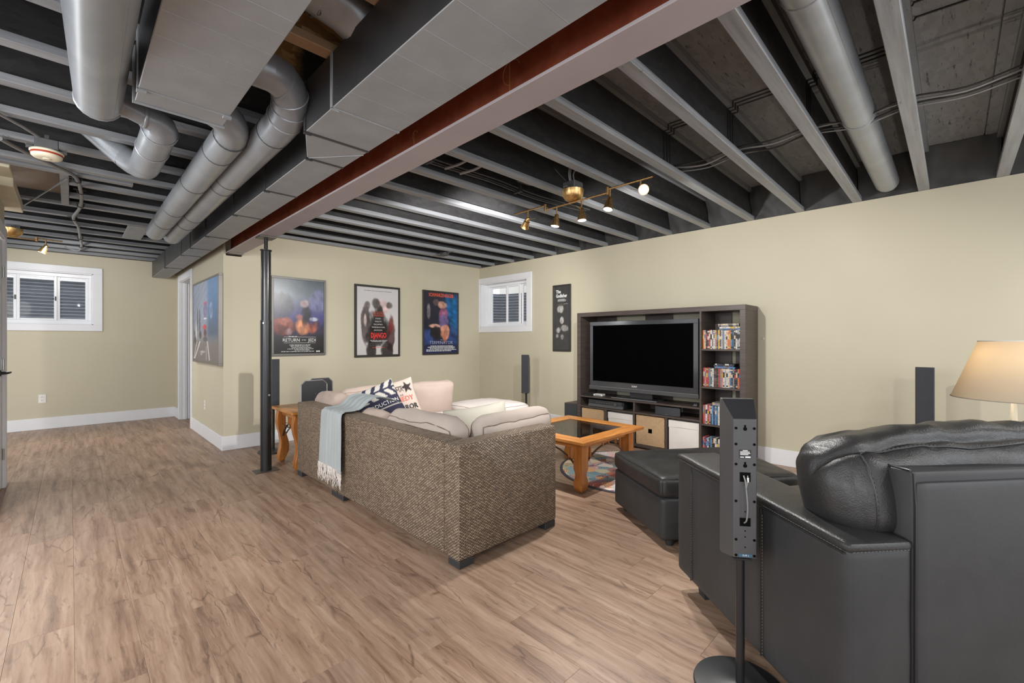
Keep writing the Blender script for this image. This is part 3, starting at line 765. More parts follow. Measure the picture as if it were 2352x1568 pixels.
def spl(pts, k=6):
    pts = [Vector(p) for p in pts]; out = []
    for i in range(len(pts) - 1):
        p0, p1, p2, p3 = pts[max(i - 1, 0)], pts[i], pts[i + 1], pts[min(i + 2, len(pts) - 1)]
        for t in range(k):
            t /= k; out.append(.5 * ((2 * p1) + (p2 - p0) * t + (2 * p0 - 5 * p1 + 4 * p2 - p3) * t * t + (3 * p1 - p0 - 3 * p2 + p3) * t ** 3))
    return out + [pts[-1]]
def arc(c, a, b, r, t0, t1, n=7):
    a, b, c = Vector(a), Vector(b), Vector(c)
    return [c + a * (r * math.cos(t0 + (t1 - t0) * k / n)) + b * (r * math.sin(t0 + (t1 - t0) * k / n)) for k in range(n + 1)]
def pipe(root, pts, r, name='pipe_run', bands=(), n=20, m='pipe_paint'):
    o = MB().tube(pts, r, n).build(name, m, root, world=True, smooth=35)
    return o
def band(root, p, d, r, wd=.012, name='crimp_band', m='pipe_paint'):
    p, d = Vector(p), Vector(d).normalized()
    MB().tube([p - d * wd, p - d * wd * .6, p + d * wd * .6, p + d * wd], [r + .0005, r + .004, r + .004, r + .0005], 20, False).build(name, m, root, world=True, smooth=50)
# P1: from under the broad duct, runs to the far left
p1 = thing('round_duct', 'outer of the two long grey round pipes, its elbow under the broad duct end', 'pipe', (.589, 3.9, 2.204))
R = .077; c1 = (.589, 2.62, 2.28)
pipe(p1, [(.40, 2.37, 2.33), (.44, 2.40, 2.325)] + [Vector((.40, 2.45, 2.32)).lerp(Vector((.589, 2.66, 2.28)), t) + Vector((.05 * math.sin(t * PI), -.035 * math.sin(t * PI), 0)) for t in (.12, .25, .4, .55, .7, .85)] + [(.589, 2.67, 2.28)], R * .98, 'elbow')
yb = [2.66, 2.92, 3.60, 4.40, 4.95, 5.55]
for a, b in zip(yb, yb[1:]): pipe(p1, [(.589, a + .001, 2.28), (.589, b - .001, 2.28)], R)
for y in yb[:-1]: band(p1, (.589, y, 2.28), (0, 1, 0), R - .0015, .004, m='dark_sheet')
pipe(p1, [(.589, 5.55, 2.28)] + arc((.589, 5.55, 2.37), (0, 0, -1), (0, 1, 0), .09, 0, PI / 2, 6) + [(.589, 5.64, 2.437)], R, 'elbow')
# P2: leaves the side of the broad duct
p2 = thing('round_duct', 'inner of the two long grey round pipes, its elbow by the wide duct', 'pipe', (.734, 4.0, 2.204))
pipe(p2, [(.49, 2.05, 2.36), (.60, 2.05, 2.36)], .080, 'take_off')
pipe(p2, spl([(.56, 2.05, 2.36), (.635, 2.062, 2.355), (.695, 2.115, 2.338), (.728, 2.205, 2.308), (.734, 2.32, 2.285), (.734, 2.46, 2.28)], 5), R, 'elbow')
band(p2, (.655, 2.074, 2.351), (1, .35, -.1), .0775, .006); band(p2, (.706, 2.135, 2.332), (.5, .8, -.25), .0775, .006); band(p2, (.728, 2.205, 2.308), (.2, .9, -.3), .0775, .006); band(p2, (.733, 2.29, 2.29), (0, 1, -.2), .0775, .006)
yb = [2.46, 3.35, 3.52, 4.50, 4.85, 5.65]
for a, b in zip(yb, yb[1:]): pipe(p2, [(.734, a + .001, 2.28), (.734, b - .001, 2.28)], R)
for y in yb[:-1]: band(p2, (.734, y, 2.28), (0, 1, 0), R - .0015, .004, m='dark_sheet')
pipe(p2, [(.734, 5.65, 2.28)] + arc((.734, 5.65, 2.37), (0, 0, -1), (0, 1, 0), .09, 0, PI / 2, 6) + [(.734, 5.74, 2.437)], R, 'elbow')
# A: fat pipe top left with rounded end, B/C/D: its branch
pa = thing('round_duct', 'fat grey round pipe hanging at the upper left, closed with a rounded end', 'pipe', (.08, 2.2, 2.2))
Ra = .086
a0, a1 = Vector((.045, 1.2, 2.135)), Vector((.094, 2.86, 2.352)); dA = (a1 - a0).normalized()
pipe(pa, [a0, a1], Ra, n=28)
pipe(pa, [a1, a1 + dA * .03, a1 + dA * .055, a1 + dA * .068], [Ra, Ra * .93, Ra * .72, Ra * .3], 'end_cap', n=28)
band(pa, a1, dA, Ra, .006)
MB().tube([a0 + Vector((.052, 0, -.0665)), a1 + Vector((.052, 0, -.0665))], .003, 6).build('lock_seam', 'pipe_paint', pa, world=True)
pb = thing('branch_pipe', 'short grey pipe with two elbows branching off the fat upper-left pipe', 'pipe', (.33, 3.1, 2.22))
pipe(pb, [(.12, 2.78, 2.345), (.18, 2.80, 2.338), (.26, 2.83, 2.325)], .047, 'side_branch')
pipe(pb, [(.25, 2.83, 2.325), (.30, 2.84, 2.32), (.325, 2.87, 2.315), (.33, 2.92, 2.31)], [.05, .056, .066, .074], 'reducer')
pipe(pb, [(.33, 2.92, 2.31), (.33, 3.22, 2.308)], .075); pipe(pb, [(.33, 3.222, 2.308), (.33, 3.52, 2.306)], .0755)
band(pb, (.33, 2.93, 2.31), (0, 1, 0), .0755, .01); band(pb, (.33, 3.22, 2.308), (0, 1, 0), .0755, .006); band(pb, (.26, 2.83, 2.325), (1, .1, 0), .051, .008)
pipe(pb, [(.33, 3.52, 2.306), (.328, 3.60, 2.312), (.312, 3.66, 2.328), (.285, 3.70, 2.35), (.25, 3.73, 2.38)], [.0755, .076, .076, .074, .07], 'elbow')
pipe(pb, [(.25, 3.73, 2.38), (.14, 3.80, 2.50), (.02, 3.80, 2.60), (-.15, 3.82, 2.66)], [.07, .068, .066, .066], 'sheet_offset')
# R: pipe between the joists on the right
pr = thing('round_duct', 'grey round pipe with rounded end tucked between joists at the upper right', 'pipe', (2.8, .385, 2.43))
for a, b in ((.30, 1.9), (1.9, 3.2), (3.2, 4.72)): pipe(pr, [(a + .001, .385, 2.512), (b - .001, .385, 2.512)], .078, n=28)
band(pr, (1.9, .385, 2.512), (1, 0, 0), .078, .005); band(pr, (3.2, .385, 2.512), (1, 0, 0), .078, .005)
pipe(pr, [(4.72, .385, 2.512), (4.75, .385, 2.514), (4.775, .385, 2.518), (4.79, .385, 2.525)], [.078, .073, .055, .02], 'end_cap', n=28)
MB().tube([(.3, .325, 2.462), (4.7, .325, 2.462)], .0025, 6).build('lock_seam', 'pipe_paint', pr, world=True)
# foil-wrapped flex duct behind the broad duct (seen in the gap)
fx = thing('flex_duct', 'crumpled grey flexible duct in the joist bay above the two rectangular ducts', 'pipe', (.66, 1.67, 2.5))
pts = [(.40, 1.685, 2.57), (.52, 1.685, 2.565), (.64, 1.685, 2.555), (.76, 1.68, 2.53), (.86, 1.68, 2.49), (.90, 1.68, 2.436)]
o = MB().tube([Vector(pts[0]).lerp(Vector(pts[-1]), 0) if i == 0 else Vector(p) for i, p in enumerate(pts)], .105, 22)
for i, p in enumerate(o.v): o.v[i] = p + mnoise.noise_vector(p * 16) * .012
o.build('flex_sleeve', 'pipe_paint', fx, world=True, smooth=70)
MB().tube([(.66, 1.565, 2.56), (.66, 1.60, 2.48), (.66, 1.685, 2.445), (.66, 1.77, 2.48), (.66, 1.80, 2.56)], .006, 6).build('strap', 'galvanised', fx, world=True)

# ================================================================ SMALL CEILING FITTINGS
sr = thing('alarm_siren', 'round cream alarm with a red band hanging from a metal box at the upper left', 'alarm', (-.10, 3.83, 2.33))
MB().lathe([(0.0634, 2.3520), (0.0691, 2.3483), (0.0742, 2.3433), (0.0742, 2.3371), (0.0698, 2.3334)], (-.10, 3.83, 0), 32).build('dish', 'siren_cream', sr, world=True, smooth=40)
MB().lathe([(0.0695, 2.3337), (0.0695, 2.3247), (0.0677, 2.3229)], (-.10, 3.83, 0), 32).build('red_band', 'siren_red', sr, world=True, smooth=40)
MB().lathe([(0.0677, 2.3232), (0.0670, 2.3136), (0.0590, 2.3055), (0.0396, 2.3024), (0.0180, 2.3024), (0.0158, 2.2987), (0.0000, 2.2984)], (-.10, 3.83, 0), 32, True, False).build('cover', 'siren_cream', sr, world=True, smooth=50)
MB().box(-.15, -.05, 3.78, 3.88, 2.352, 2.41).build('junction_box', 'galvanised', sr, world=True, bevel=.004)
MB().box(-.185, -.015, 3.82, 3.84, 2.35, 2.375).box(-.185, -.15, 3.79, 3.87, 2.36, 2.366).box(-.05, -.015, 3.79, 3.87, 2.36, 2.366).box(-.11, -.09, 3.80, 3.86, 2.41, 2.437).build('bracket', 'galvanised', sr, world=True, bevel=.001)
ct = thing('cable_conduit', 'grey flexible conduit snaking under the joists past the stairwell', 'conduit', (.05, 5.5, 2.41))
cp = [(-.297, 4.014, 2.42), (-.20, 4.193, 2.42), (-.068, 4.392, 2.42), (.023, 4.56, 2.42), (.056, 4.917, 2.42), (.066, 5.295, 2.42), (.056, 5.661, 2.42), (.02, 6.1, 2.42), (.059, 6.585, 2.42), (.079, 7.212, 2.42), (.098, 7.869, 2.42), (.066, 8.288, 2.42), (-.06, 8.30, 2.45)]
MB().tube(spl(cp, 8), .0125, 10).build('tube', 'conduit_grey', ct, world=True, smooth=60)
for y, x in ((4.66, .035), (5.0, .060), (5.5, .063), (6.15, .022), (7.25, .08), (7.9, .098)):
    MB().box(x - .045, x + .03, y - .008, y + .008, 2.434, 2.4375).tube([(x - .022, y, 2.436), (x - .02, y, 2.408), (x, y, 2.400), (x + .02, y, 2.408), (x + .022, y, 2.436)], .004, 6).build('clip', 'cable_black', ct, world=True)
th = tag(MB().tube([(-.30, 3.55, 2.425), (-.19, 3.70, 2.42), (-.13, 3.79, 2.41)], .008, 8).build('cable_whip', 'conduit_grey', smooth=60), 'thin grey cable running to the cream alarm at the upper left', 'cable')

def track_light(label, x, ya, yb, z, heads, canopy_y, step):
    """brass bar with kinked end pieces and swivel heads; heads = (y, dx, dy, lit)"""
    t = thing('track_light', label, 'ceiling light', (x, canopy_y, z + .1))
    cz = z + .035
    MB().lathe([(.030, cz - .028), (.058, cz - .016), (.078, cz + .012), (.083, cz + .045), (.085, cz + .055)], (x, canopy_y, 0), 28).build('canopy', 'brass', t, world=True, smooth=35)
    MB().box(x - .055, x + .055, canopy_y - .055, canopy_y + .055, cz + .055, cz + .115).box(x - .10, x + .10, canopy_y - .02, canopy_y + .02, cz + .06, cz + .07).build('junction_box', 'galvanised', t, world=True, bevel=.004)
    L = (yb - ya) * .27
    MB().cyl((x, ya + L, z), (x, yb - L, z), .0065, n=10).build('bar', 'brass', t, world=True, smooth=40)
    for s, e, q in ((ya, ya + L, 1), (yb, yb - L, -1)):
        zo = z + step * (1 if q > 0 else 1)
        MB().cyl((x + .012 * q, s, zo), (x + .012 * q, e, zo), .0065, n=10).build('end_bar', 'brass', t, world=True, smooth=40)
        MB().cyl((x + .006 * q, e + .004 * q, min(z, zo) - .012), (x + .006 * q, e + .004 * q, max(z, zo) + .012), .011, n=12).build('pivot', 'brass', t, world=True, smooth=40)
    for (y, aim, lit) in heads:
        zz = z + (step if (y < ya + L or y > yb - L) else 0); hx = x + (.012 if y < ya + L else (-.012 if y > yb - L else 0))
        MB().cyl((hx, y, zz), (hx, y, zz - .065), .006, n=10).build('stem', 'brass', t, world=True, smooth=40)
        d = Vector(aim).normalized(); p = Vector((hx, y, zz - .07))
        hd = MB().lathe([(.010, -.012), (.016, -.004), (.018, .02), (.024, .024), (.028, .05), (.036, .082), (.036, .085), (.031, .085)], p, 20, True, True, axis=d).build('lamp_head', 'brass', t, world=True, smooth=35)
        MB().lathe([(.0, .0862), (.029, .0862), (.031, .0852)], p, 20, False, True, axis=d).build('bulb', 'bulb_face' if lit else 'bulb_face', hd, world=True)
        sd = d.cross(Vector((0, 0, 1)));  sd = sd.normalized() if sd.length > .01 else Vector((1, 0, 0))
        MB().cyl(p + sd * .01, p + sd * .07 + Vector((0, 0, .012)), .002, n=6).build('aim_rod', 'brass', hd, world=True)
    return t
track_light('five-headed brass track light between the joists above the seating', 2.72, 1.41, 2.68, 2.275,
            [(2.52, (.3, .75, -.75), 1), (2.22, (-.1, .12, -1), 1), (1.98, (0, -.05, -1), 1), (1.74, (-.25, .05, -1), 1), (1.50, (-.65, -.6, -.25), 1)], 2.06, .03)
tl = track_light('brass track light by the window in the far left bay', -.36, 6.87 - .0, 7.60, 2.32, [(7.5, (.1, .5, -1), 1), (7.0, (.2, .4, -1), 1)], 7.25, .02)
tl.rotation_euler = (0, 0, PI / 2 + .12); tl.location = (-.44, 7.10, tl.location[2])
sm = thing('smoke_detector', 'small round smoke detector under the joists near the corner', 'smoke detector', (3.71, 5.05, 2.40))
MB().lathe([(.055, 2.436), (.06, 2.43), (.06, 2.412), (.05, 2.404), (.0, 2.402)], (3.71, 5.05, 0), 24, True, False).build('housing', 'plastic_grey', sm, world=True, smooth=50)
MB().lathe([(.068, 2.4375), (.068, 2.434)], (3.71, 5.05, 0), 24).build('base_ring', 'galvanised', sm, world=True, smooth=50)
MB().box(3.69, 3.73, 4.84, 5.36, 2.4376, 2.4395).build('mount_bar', 'galvanised', sm, world=True)
# loose wiring above the track light
wr = thing('wiring', 'pale loose wires rising from the box over the brass track light', 'wiring', (2.72, 2.06, 2.43))
for dx, dy, k in ((-.02, .0, 0), (.01, .01, 1), (.03, -.01, 2)):
    MB().tube(spl([(2.70 + dx, 2.06 + dy, 2.42), (2.68 + dx, 2.05 + dy, 2.50), (2.72 + dx * 2, 2.0 + dy * 5, 2.58), (2.80 + dx, 1.94 + dy, 2.62)]), .005, 6).build('wire', 'cable_pale', wr, world=True, smooth=60)
MB().tube(spl([(2.63, 2.06, 2.42), (2.55, 2.10, 2.50), (2.62, 2.16, 2.60), (2.74, 2.12, 2.56), (2.70, 2.05, 2.44)]), .004, 6).build('wire', 'cable_black', wr, world=True, smooth=60)
# cables strung through the joists at the right
cabs = [(3.14, 2.505, .0045, 'cable_black', 'upper black cable strung between the joists at the right'), (3.17, 2.498, .006, 'cable_pale', 'pale cable strung between the joists at the right'), (3.20, 2.49, .0055, 'cable_black', 'lower thick black cable strung between the joists at the right'), (3.23, 2.485, .004, 'cable_pale', 'thin pale cable lowest in the bundle between the joists at the right')]
for i, (x, z, r, m, lab) in enumerate(cabs):
    pts = []
    for k, y in enumerate(JY[4:10]):
        pts.append((x, y, z))
        if k < 5: pts.append((x + .012 * math.sin(i * 3 + k), (y + JY[5 + k]) / 2, z - .018 - .008 * ((i + k) % 3)))
    tag(MB().tube(spl(pts, 5), r, 6).build('ceiling_cable', m, smooth=60), lab, 'cable')
bun = thing('cable_bundle', 'bundle of dark cables clipped along a joist beside the beam', 'cable', (2.2, 2.75, 2.5))
for k in range(5):
    MB().tube(spl([(1.42, 2.66 - .012 * k, 2.50 + .014 * (k % 3)), (1.85, 2.655 - .012 * k, 2.49 + .014 * (k % 3)), (2.4, 2.65 - .012 * k, 2.50 + .013 * (k % 3)), (2.95, 2.66 - .013 * k, 2.49 + .014 * (k % 3)), (3.6, 2.60 - .02 * k, 2.50)]), .006, 6).build('cable', 'cable_black' if k % 2 else 'plastic_grey', bun, world=True, smooth=60)
for x in (1.80, 2.70): MB().box(x - .012, x + .012, 2.58, 2.675, 2.475, 2.545).build('clip', 'cable_black', bun, world=True, bevel=.003)
for x, lab in ((1.98, 'left of two grey cables crossing a joist bay beside the beam'), (2.12, 'right of two grey cables crossing a joist bay beside the beam')):
    tag(MB().tube(spl([(x, 2.36, 2.50), (x - .02, 2.48, 2.475), (x - .05, 2.62, 2.47)]), .010, 8).build('cross_cable', 'conduit_grey', smooth=60), lab, 'cable')
# bathroom-fan style hose stub in a joist bay
tag(MB().tube([(2.62, 2.55, 2.58), (2.72, 2.52, 2.57), (2.84, 2.48, 2.58)], .05, 14).build('vent_stub', 'dark_sheet', smooth=50), 'short dark vent pipe in the joist bay left of the brass track light', 'pipe')
# ================================================================ OUTLETS
def plate(label, cat, loc, ax):
    t = thing('outlet_plate' if cat == 'outlet' else 'wall_plate', label, cat, loc)
    p = MB().box(-.036, .036, -.006, 0, -.058, .058)
    q = [MB().box(-.017, .017, -.009, -.006, z - .0145, z + .0145) for z in (-.021, .021)]
    sl = [MB().box(x - .0015, x + .0015, -.0095, -.009, z - .004, z + .006) for z in (-.021, .021) for x in (-.006, .006)]
    R_ = Matrix.Rotation(ax, 4, 'Z')
    p.xf(R_).build('cover', 'plastic_white', t, bevel=.0015)
    for b in q: b.xf(R_).build('socket', 'plastic_white', t, bevel=.001)
    m = MB()
    for b in sl: m.merge(b)
    m.xf(R_).build('slots', 'void_black', t)
plate('white duplex outlet low on the far left wall', 'outlet', (-.274, YF, .418), 0)
plate('white outlet low on the side wall under the street picture', 'outlet', (XJ, 6.63, .411), -PI / 2)

hk = thing('wall_hook', 'tiny white hook on the right wall just beside the media unit', 'hook', (XT, 1.345, 1.235))
MB().cyl((XT, 1.345, 1.235), (XT - .004, 1.345, 1.235), .008, n=12).build('plate', 'plastic_white', hk, world=True)
MB().tube([(XT - .004, 1.345, 1.235), (XT - .016, 1.345, 1.234), (XT - .02, 1.345, 1.24)], .0035, 8).build('peg', 'plastic_white', hk, world=True, smooth=60)

stc = thing('stapled_cables', 'thin black cables stapled up the joists and across the deck at the upper right', 'cable', (3.2, .9, 2.5))
for y in (.60, 1.03, 1.46):
    for k in range(3):
        x = 2.98 + .045 * k; zt_ = JTOP - FT
        MB().tube([(x, y - .009, 2.49), (x, y - .009, zt_ - .004), (x, y - FW - .004, zt_ - .004), (x, y - FW - .004, JTOP - .004), (x + .01, y - .42 + FW + .01, JTOP - .004)], .0045, 5).build('cable', 'cable_black', stc, world=True)
for k in range(3):
    x = 2.55 + .13 * k
    MB().tube([(x, .17 - FW - .004, JTOP - .02), (x + .01, .17 - FW - .01, JTOP - .004), (x + .05, -.26 + FW, JTOP - .004)], .0045, 5).build('cable', 'cable_black', stc, world=True)
# ================================================================ PICTURES ON THE WALLS
import numpy as np
def fbm(X, Y, f, seed):
    out = np.zeros_like(X); a = 1.0; rs = np.random.RandomState(seed)
    for o in range(4):
        for _ in range(3):
            th = rs.rand() * 6.28; ph = rs.rand() * 6.28
            out += a * np.sin(f * (X * np.cos(th) + Y * np.sin(th)) * (1 + .4 * rs.rand()) + ph) / 3
        f *= 2.1; a *= .55
    return out
def lin(c): return np.array(srgb(*c))
def paint_base(shape, stops, Yv):
    """vertical gradient; stops (v from bottom, rgb)"""
    ps = [s[0] for s in stops]; cs = np.array([lin(s[1]) for s in stops])
    return np.stack([np.interp(Yv, ps, cs[:, i]) for i in range(3)], -1)
def blob(img, U, V, cu, cv, su, sv, col, k=1.0, hard=2.0, rot=0):
    du, dv = (U - cu), (V - cv); c, s = math.cos(rot), math.sin(rot)
    a, b = (du * c + dv * s) / su, (-du * s + dv * c) / sv
    m = np.clip(k * np.exp(-((a * a + b * b + .45 * fbm(U, V, 9, int(cu * 97 + cv * 31))) .clip(0) ** (hard * 2.6))), 0, 1)[..., None]
    col = np.clip(np.array(col, float)[None, None, :] * (1 + .16 * fbm(U, V, 34, int(cu * 53 + cv * 71)))[..., None], 0, 255)
    return img * (1 - m) + (np.clip(col / 255, 0, 1) ** 2.2) * m
def framed(label, loc, rotz, w, h, depth, fr, frame_m, nx, ny, paint, texts=(), name='framed_poster', mat_='poster_print', group=None):
    """picture hung on a wall: local x to the right, z up, the wall at y=0, facing -y"""
    t = thing(name, label, 'picture' if name != 'framed_poster' else 'poster', loc, rotz, group)
    for nm, b in (('frame_rail', (-w / 2, w / 2, -depth, -.001, -h / 2, -h / 2 + fr)), ('frame_rail', (-w / 2, w / 2, -depth, -.001, h / 2 - fr, h / 2)),
                  ('frame_stile', (-w / 2, -w / 2 + fr, -depth, -.001, -h / 2 + fr, h / 2 - fr)), ('frame_stile', (w / 2 - fr, w / 2, -depth, -.001, -h / 2 + fr, h / 2 - fr))):
        MB().box(*b).build(nm, frame_m, t, bevel=.002)
    iw, ih = w - 2 * fr, h - 2 * fr; yp = -depth + .006
    MB().box(-iw / 2, iw / 2, yp + .001, -.001, -ih / 2, ih / 2).build('backing', 'frame_black', t)
    U, V = np.meshgrid(np.linspace(0, 1, nx), np.linspace(0, 1, ny))
    img = np.clip(paint(U, V), 0, 1)
    mb = MB().grid(nx, ny, lambda u, v: Vector(((u - .5) * iw, yp, (v - .5) * ih)))
    po = mb.build('print', mat_, t, colors=img.reshape(-1, 3).tolist(), fixn=False)
    for (body, x, z, size, m, kw) in texts:
        text_mb(body, size, TF(((x - .5) * iw, yp - .001, (z - .5) * ih), rx=PI / 2), **kw).build('lettering', m, po)
    return t, iw, ih, yp, po
def bars(po, iw, ih, yp, rows, m):
    """blocks of tiny print too small to read: broken white dashes"""
    mb = MB(); r = random.Random(5)
    for (z, x0, x1, th) in rows:
        x = x0
        while x < x1:
            l = r.uniform(.015, .06)
            if x + l > x1: l = x1 - x
            mb.box((x - .5) * iw, (x + l - .5) * iw, yp - .0012, yp - .0004, (z - .5) * ih - th / 2, (z - .5) * ih + th / 2); x += l + r.uniform(.006, .014)
    tag(mb.build('small_print', m, po), kind='stuff')

# poster 1: dark space-blue sheet in a silver frame
def p1_paint(U, V):
    img = paint_base(U.shape, [(0, (26, 22, 20)), (.2, (34, 30, 32)), (.33, (56, 48, 72)), (.5, (74, 72, 128)), (.62, (92, 94, 128)), (.78, (112, 122, 134)), (1, (84, 96, 104))], V)
    n = fbm(U, V * 1.4, 9, 1); img *= (1 + .16 * n)[..., None]
    img = blob(img, U, V, .1, .55, .3, .25, (56, 56, 62), .8)
    img = blob(img, U, V, .86, .72, .16, .16, (120, 122, 160), .7)
    for (a, b, s1, s2, c, k) in ((.10, .40, .14, .09, (132, 62, 52), .9), (.24, .42, .10, .07, (158, 90, 74), .9), (.33, .36, .09, .08, (120, 66, 58), .9), (.18, .31, .16, .07, (104, 50, 44), .9), (.28, .29, .07, .05, (150, 120, 120), .7),
                            (.56, .36, .13, .11, (196, 130, 92), .9), (.75, .35, .12, .08, (150, 84, 66), .9), (.64, .52, .11, .14, (44, 40, 44), .95), (.60, .68, .09, .06, (188, 160, 150), .6), (.84, .41, .06, .04, (112, 70, 56), .8), (.50, .49, .08, .05, (170, 110, 90), .7), (.8, .47, .1, .03, (190, 196, 208), .6)):
        img = blob(img, U, V, a, b, s1, s2, c, k, 1.6)
    m = np.clip((fbm(U, V, 30, 4)) * .5, -.3, .3) * np.exp(-((V - .38) / .12) ** 2)
    img *= (1 + m)[..., None]
    return img
T = []
t, iw, ih, yp, po = framed('dark blue film poster in a silver frame, left of the three on the poster wall', (1.9875, YP, 1.507), 0, .635, .95, .030, .026, 'frame_silver', 110, 160, p1_paint,
    [('RETURN', .335, .180, .057, 'print_white', dict(width=.92)), ('OF THE', .585, .182, .018, 'print_white', dict(width=.8)), ('JEDI', .755, .180, .057, 'print_white', dict(width=.95))])
MB().box(-.31 * iw, .33 * iw, yp - .0012, yp - .0004, (.222 - .5) * ih, (.225 - .5) * ih).box(-.31 * iw, .33 * iw, yp - .0012, yp - .0004, (.142 - .5) * ih, (.145 - .5) * ih).build('title_rule', 'print_white', po)
bars(po, iw, ih, yp, [(.230, .28, .46, .006), (.115, .30, .72, .007), (.098, .32, .70, .006), (.080, .34, .74, .006), (.062, .26, .78, .006), (.046, .40, .70, .006), (.028, .14, .80, .006), (.026, .84, .92, .016)], 'print_white')
# poster 2: pale sheet with dark figures-like masses and a red title, black frame
def p2_paint(U, V):
    img = paint_base(U.shape, [(0, (196, 192, 190)), (.5, (206, 203, 202)), (1, (198, 196, 198))], V)
    img = blob(img, U, V, .62, .72, .16, .10, (214, 176, 176), .6)
    for (a, b, s1, s2, c, k, h) in ((.50, .45, .24, .27, (40, 36, 36), .97, 3), (.50, .30, .26, .20, (46, 40, 40), .97, 3), (.20, .42, .10, .30, (72, 62, 62), .9, 3), (.80, .34, .12, .26, (80, 52, 52), .92, 3), (.82, .44, .06, .14, (128, 50, 48), .7, 2),
                                (.32, .06, .12, .16, (44, 38, 38), .95, 3), (.72, .06, .15, .16, (50, 42, 42), .95, 3), (.24, .72, .07, .07, (108, 98, 94), .85, 2), (.44, .76, .10, .08, (70, 64, 60), .9, 2), (.78, .75, .09, .06, (84, 78, 74), .9, 2), (.19, .5, .035, .1, (210, 190, 188), .7, 2)):
        img = blob(img, U, V, a, b, s1, s2, c, k, h)
    n = fbm(U, V, 26, 8); img *= (1 + .13 * n * (img.mean(-1) < .3))[..., None]
    return img
t, iw, ih, yp, po = framed('pale film poster with a big red title in a black frame, middle of the three', (3.036, YP, 1.483), 0, .684, .99, .026, .030, 'frame_black', 100, 150, p2_paint,
    [('DJANGO', .51, .286, .098, 'print_red', dict(width=.60, bold=.003)), ('QUENTIN', .51, .612, .030, 'print_orange', dict(width=1.15)), ('TARANTINO', .51, .582, .030, 'print_orange', dict(width=1.0)), ('THE NEW FILM BY', .51, .638, .017, 'print_orange', dict(width=1.3)),
     ('FOXX', .50, .540, .026, 'print_white', dict(width=1.15)), ('WALTZ', .50, .496, .026, 'print_white', dict(width=1.1)), ('DiCAPRIO', .50, .452, .026, 'print_white', dict(width=1.15)), ('WASHINGTON', .50, .410, .026, 'print_white', dict(width=1.1)), ('JACKSON', .50, .366, .026, 'print_white', dict(width=1.1)),
     ('U N C H A I N E D', .51, .236, .014, 'print_red', dict(width=1.5)), ('LIFE, LIBERTY AND THE PURSUIT OF VENGEANCE', .50, .950, .014, 'print_dark', dict(width=1.35))])
bars(po, iw, ih, yp, [(.212, .31, .72, .007), (.196, .34, .70, .006)], 'print_white')
bars(po, iw, ih, yp, [(.17, .30, .74, .004), (.155, .30, .74, .004), (.14, .30, .74, .004), (.128, .30, .74, .004)], 'frame_silver')
bars(po, iw, ih, yp, [(.108, .36, .66, .007)], 'print_orange')
# poster 3: black to blue sheet with orange name across the top
def p3_paint(U, V):
    img = paint_base(U.shape, [(0, (38, 44, 84)), (.3, (30, 32, 50)), (1, (40, 40, 50))], V)
    img = blob(img, U, V, 1.0, .68, .42, .36, (38, 96, 146), .95, 2)
    img = blob(img, U, V, .95, .30, .30, .16, (44, 68, 116), .8, 2); img = blob(img, U, V, .08, .25, .2, .13, (56, 74, 128), .8, 2)
    for (a, b, s1, s2, c, k, h) in ((.54, .80, .15, .06, (196, 150, 132), .9, 2), (.55, .66, .14, .10, (150, 92, 120), .9, 2), (.56, .50, .15, .13, (112, 96, 140), .9, 2), (.60, .33, .14, .12, (196, 136, 112), .9, 2), (.60, .26, .05, .10, (170, 90, 70), .7, 2), (.30, .45, .16, .035, (206, 160, 140), .85, 2), (.13, .68, .05, .13, (130, 124, 130), .6, 2), (.35, .84, .08, .05, (112, 92, 92), .6, 2), (.30, .33, .16, .12, (34, 32, 36), .95, 3)):
        img = blob(img, U, V, a, b, s1, s2, c, k, h)
    n = fbm(U, V, 22, 11); img *= (1 + .15 * n)[..., None]
    return img
t, iw, ih, yp, po = framed('blue and black film poster in a thin black frame, right of the three', (4.11, YP, 1.490), 0, .682, .99, .026, .024, 'frame_black', 100, 150, p3_paint,
    [('SCHWARZENEGGER', .50, .955, .075, 'print_orange', dict(width=.68, bold=.002)), ('THE', .50, .218, .022, 'print_silver', dict(width=1)), ('TERMINATOR', .50, .172, .070, 'print_silver', dict(width=1.02))])
bars(po, iw, ih, yp, [(.118, .18, .86, .011), (.098, .10, .92, .011), (.078, .16, .90, .011), (.056, .06, .96, .011), (.036, .06, .80, .011)], 'print_white')
# narrow charcoal poster on the TV wall
def p4_paint(U, V):
    img = paint_base(U.shape, [(0, (66, 65, 63)), (1, (64, 63, 62))], V)
    for (a, b, s1, s2, c, k, h) in ((.44, .64, .20, .062, (176, 174, 170), .85, 3), (.46, .71, .24, .02, (90, 88, 86), .8, 2), (.52, .46, .12, .055, (186, 184, 180), .85, 3), (.72, .34, .24, .05, (158, 156, 152), .8, 2), (.26, .31, .16, .05, (176, 174, 170), .75, 2), (.22, .22, .10, .035, (160, 158, 154), .6, 2), (.55, .20, .09, .04, (168, 166, 162), .6, 2)):
        img = blob(img, U, V, a, b, s1, s2, c, k, h)
    img *= (1 + .12 * fbm(U, V * 3, 16, 21))[..., None]
    return img
t, iw, ih, yp, po = framed('tall narrow charcoal film poster beside the dark media unit', (XT, 3.905, 1.532), -PI / 2, .315, .938, .026, .022, 'frame_black', 50, 150, p4_paint,
    [('The', .30, .915, .062, 'print_white', dict(width=.85, bold=.003)), ('Godfather', .50, .848, .066, 'print_white', dict(width=.70, bold=.003))])
bars(po, iw, ih, yp, [(.795, .28, .72, .007), (.780, .24, .80, .007), (.765, .26, .76, .006), (.72, .66, .92, .003)], 'print_white')
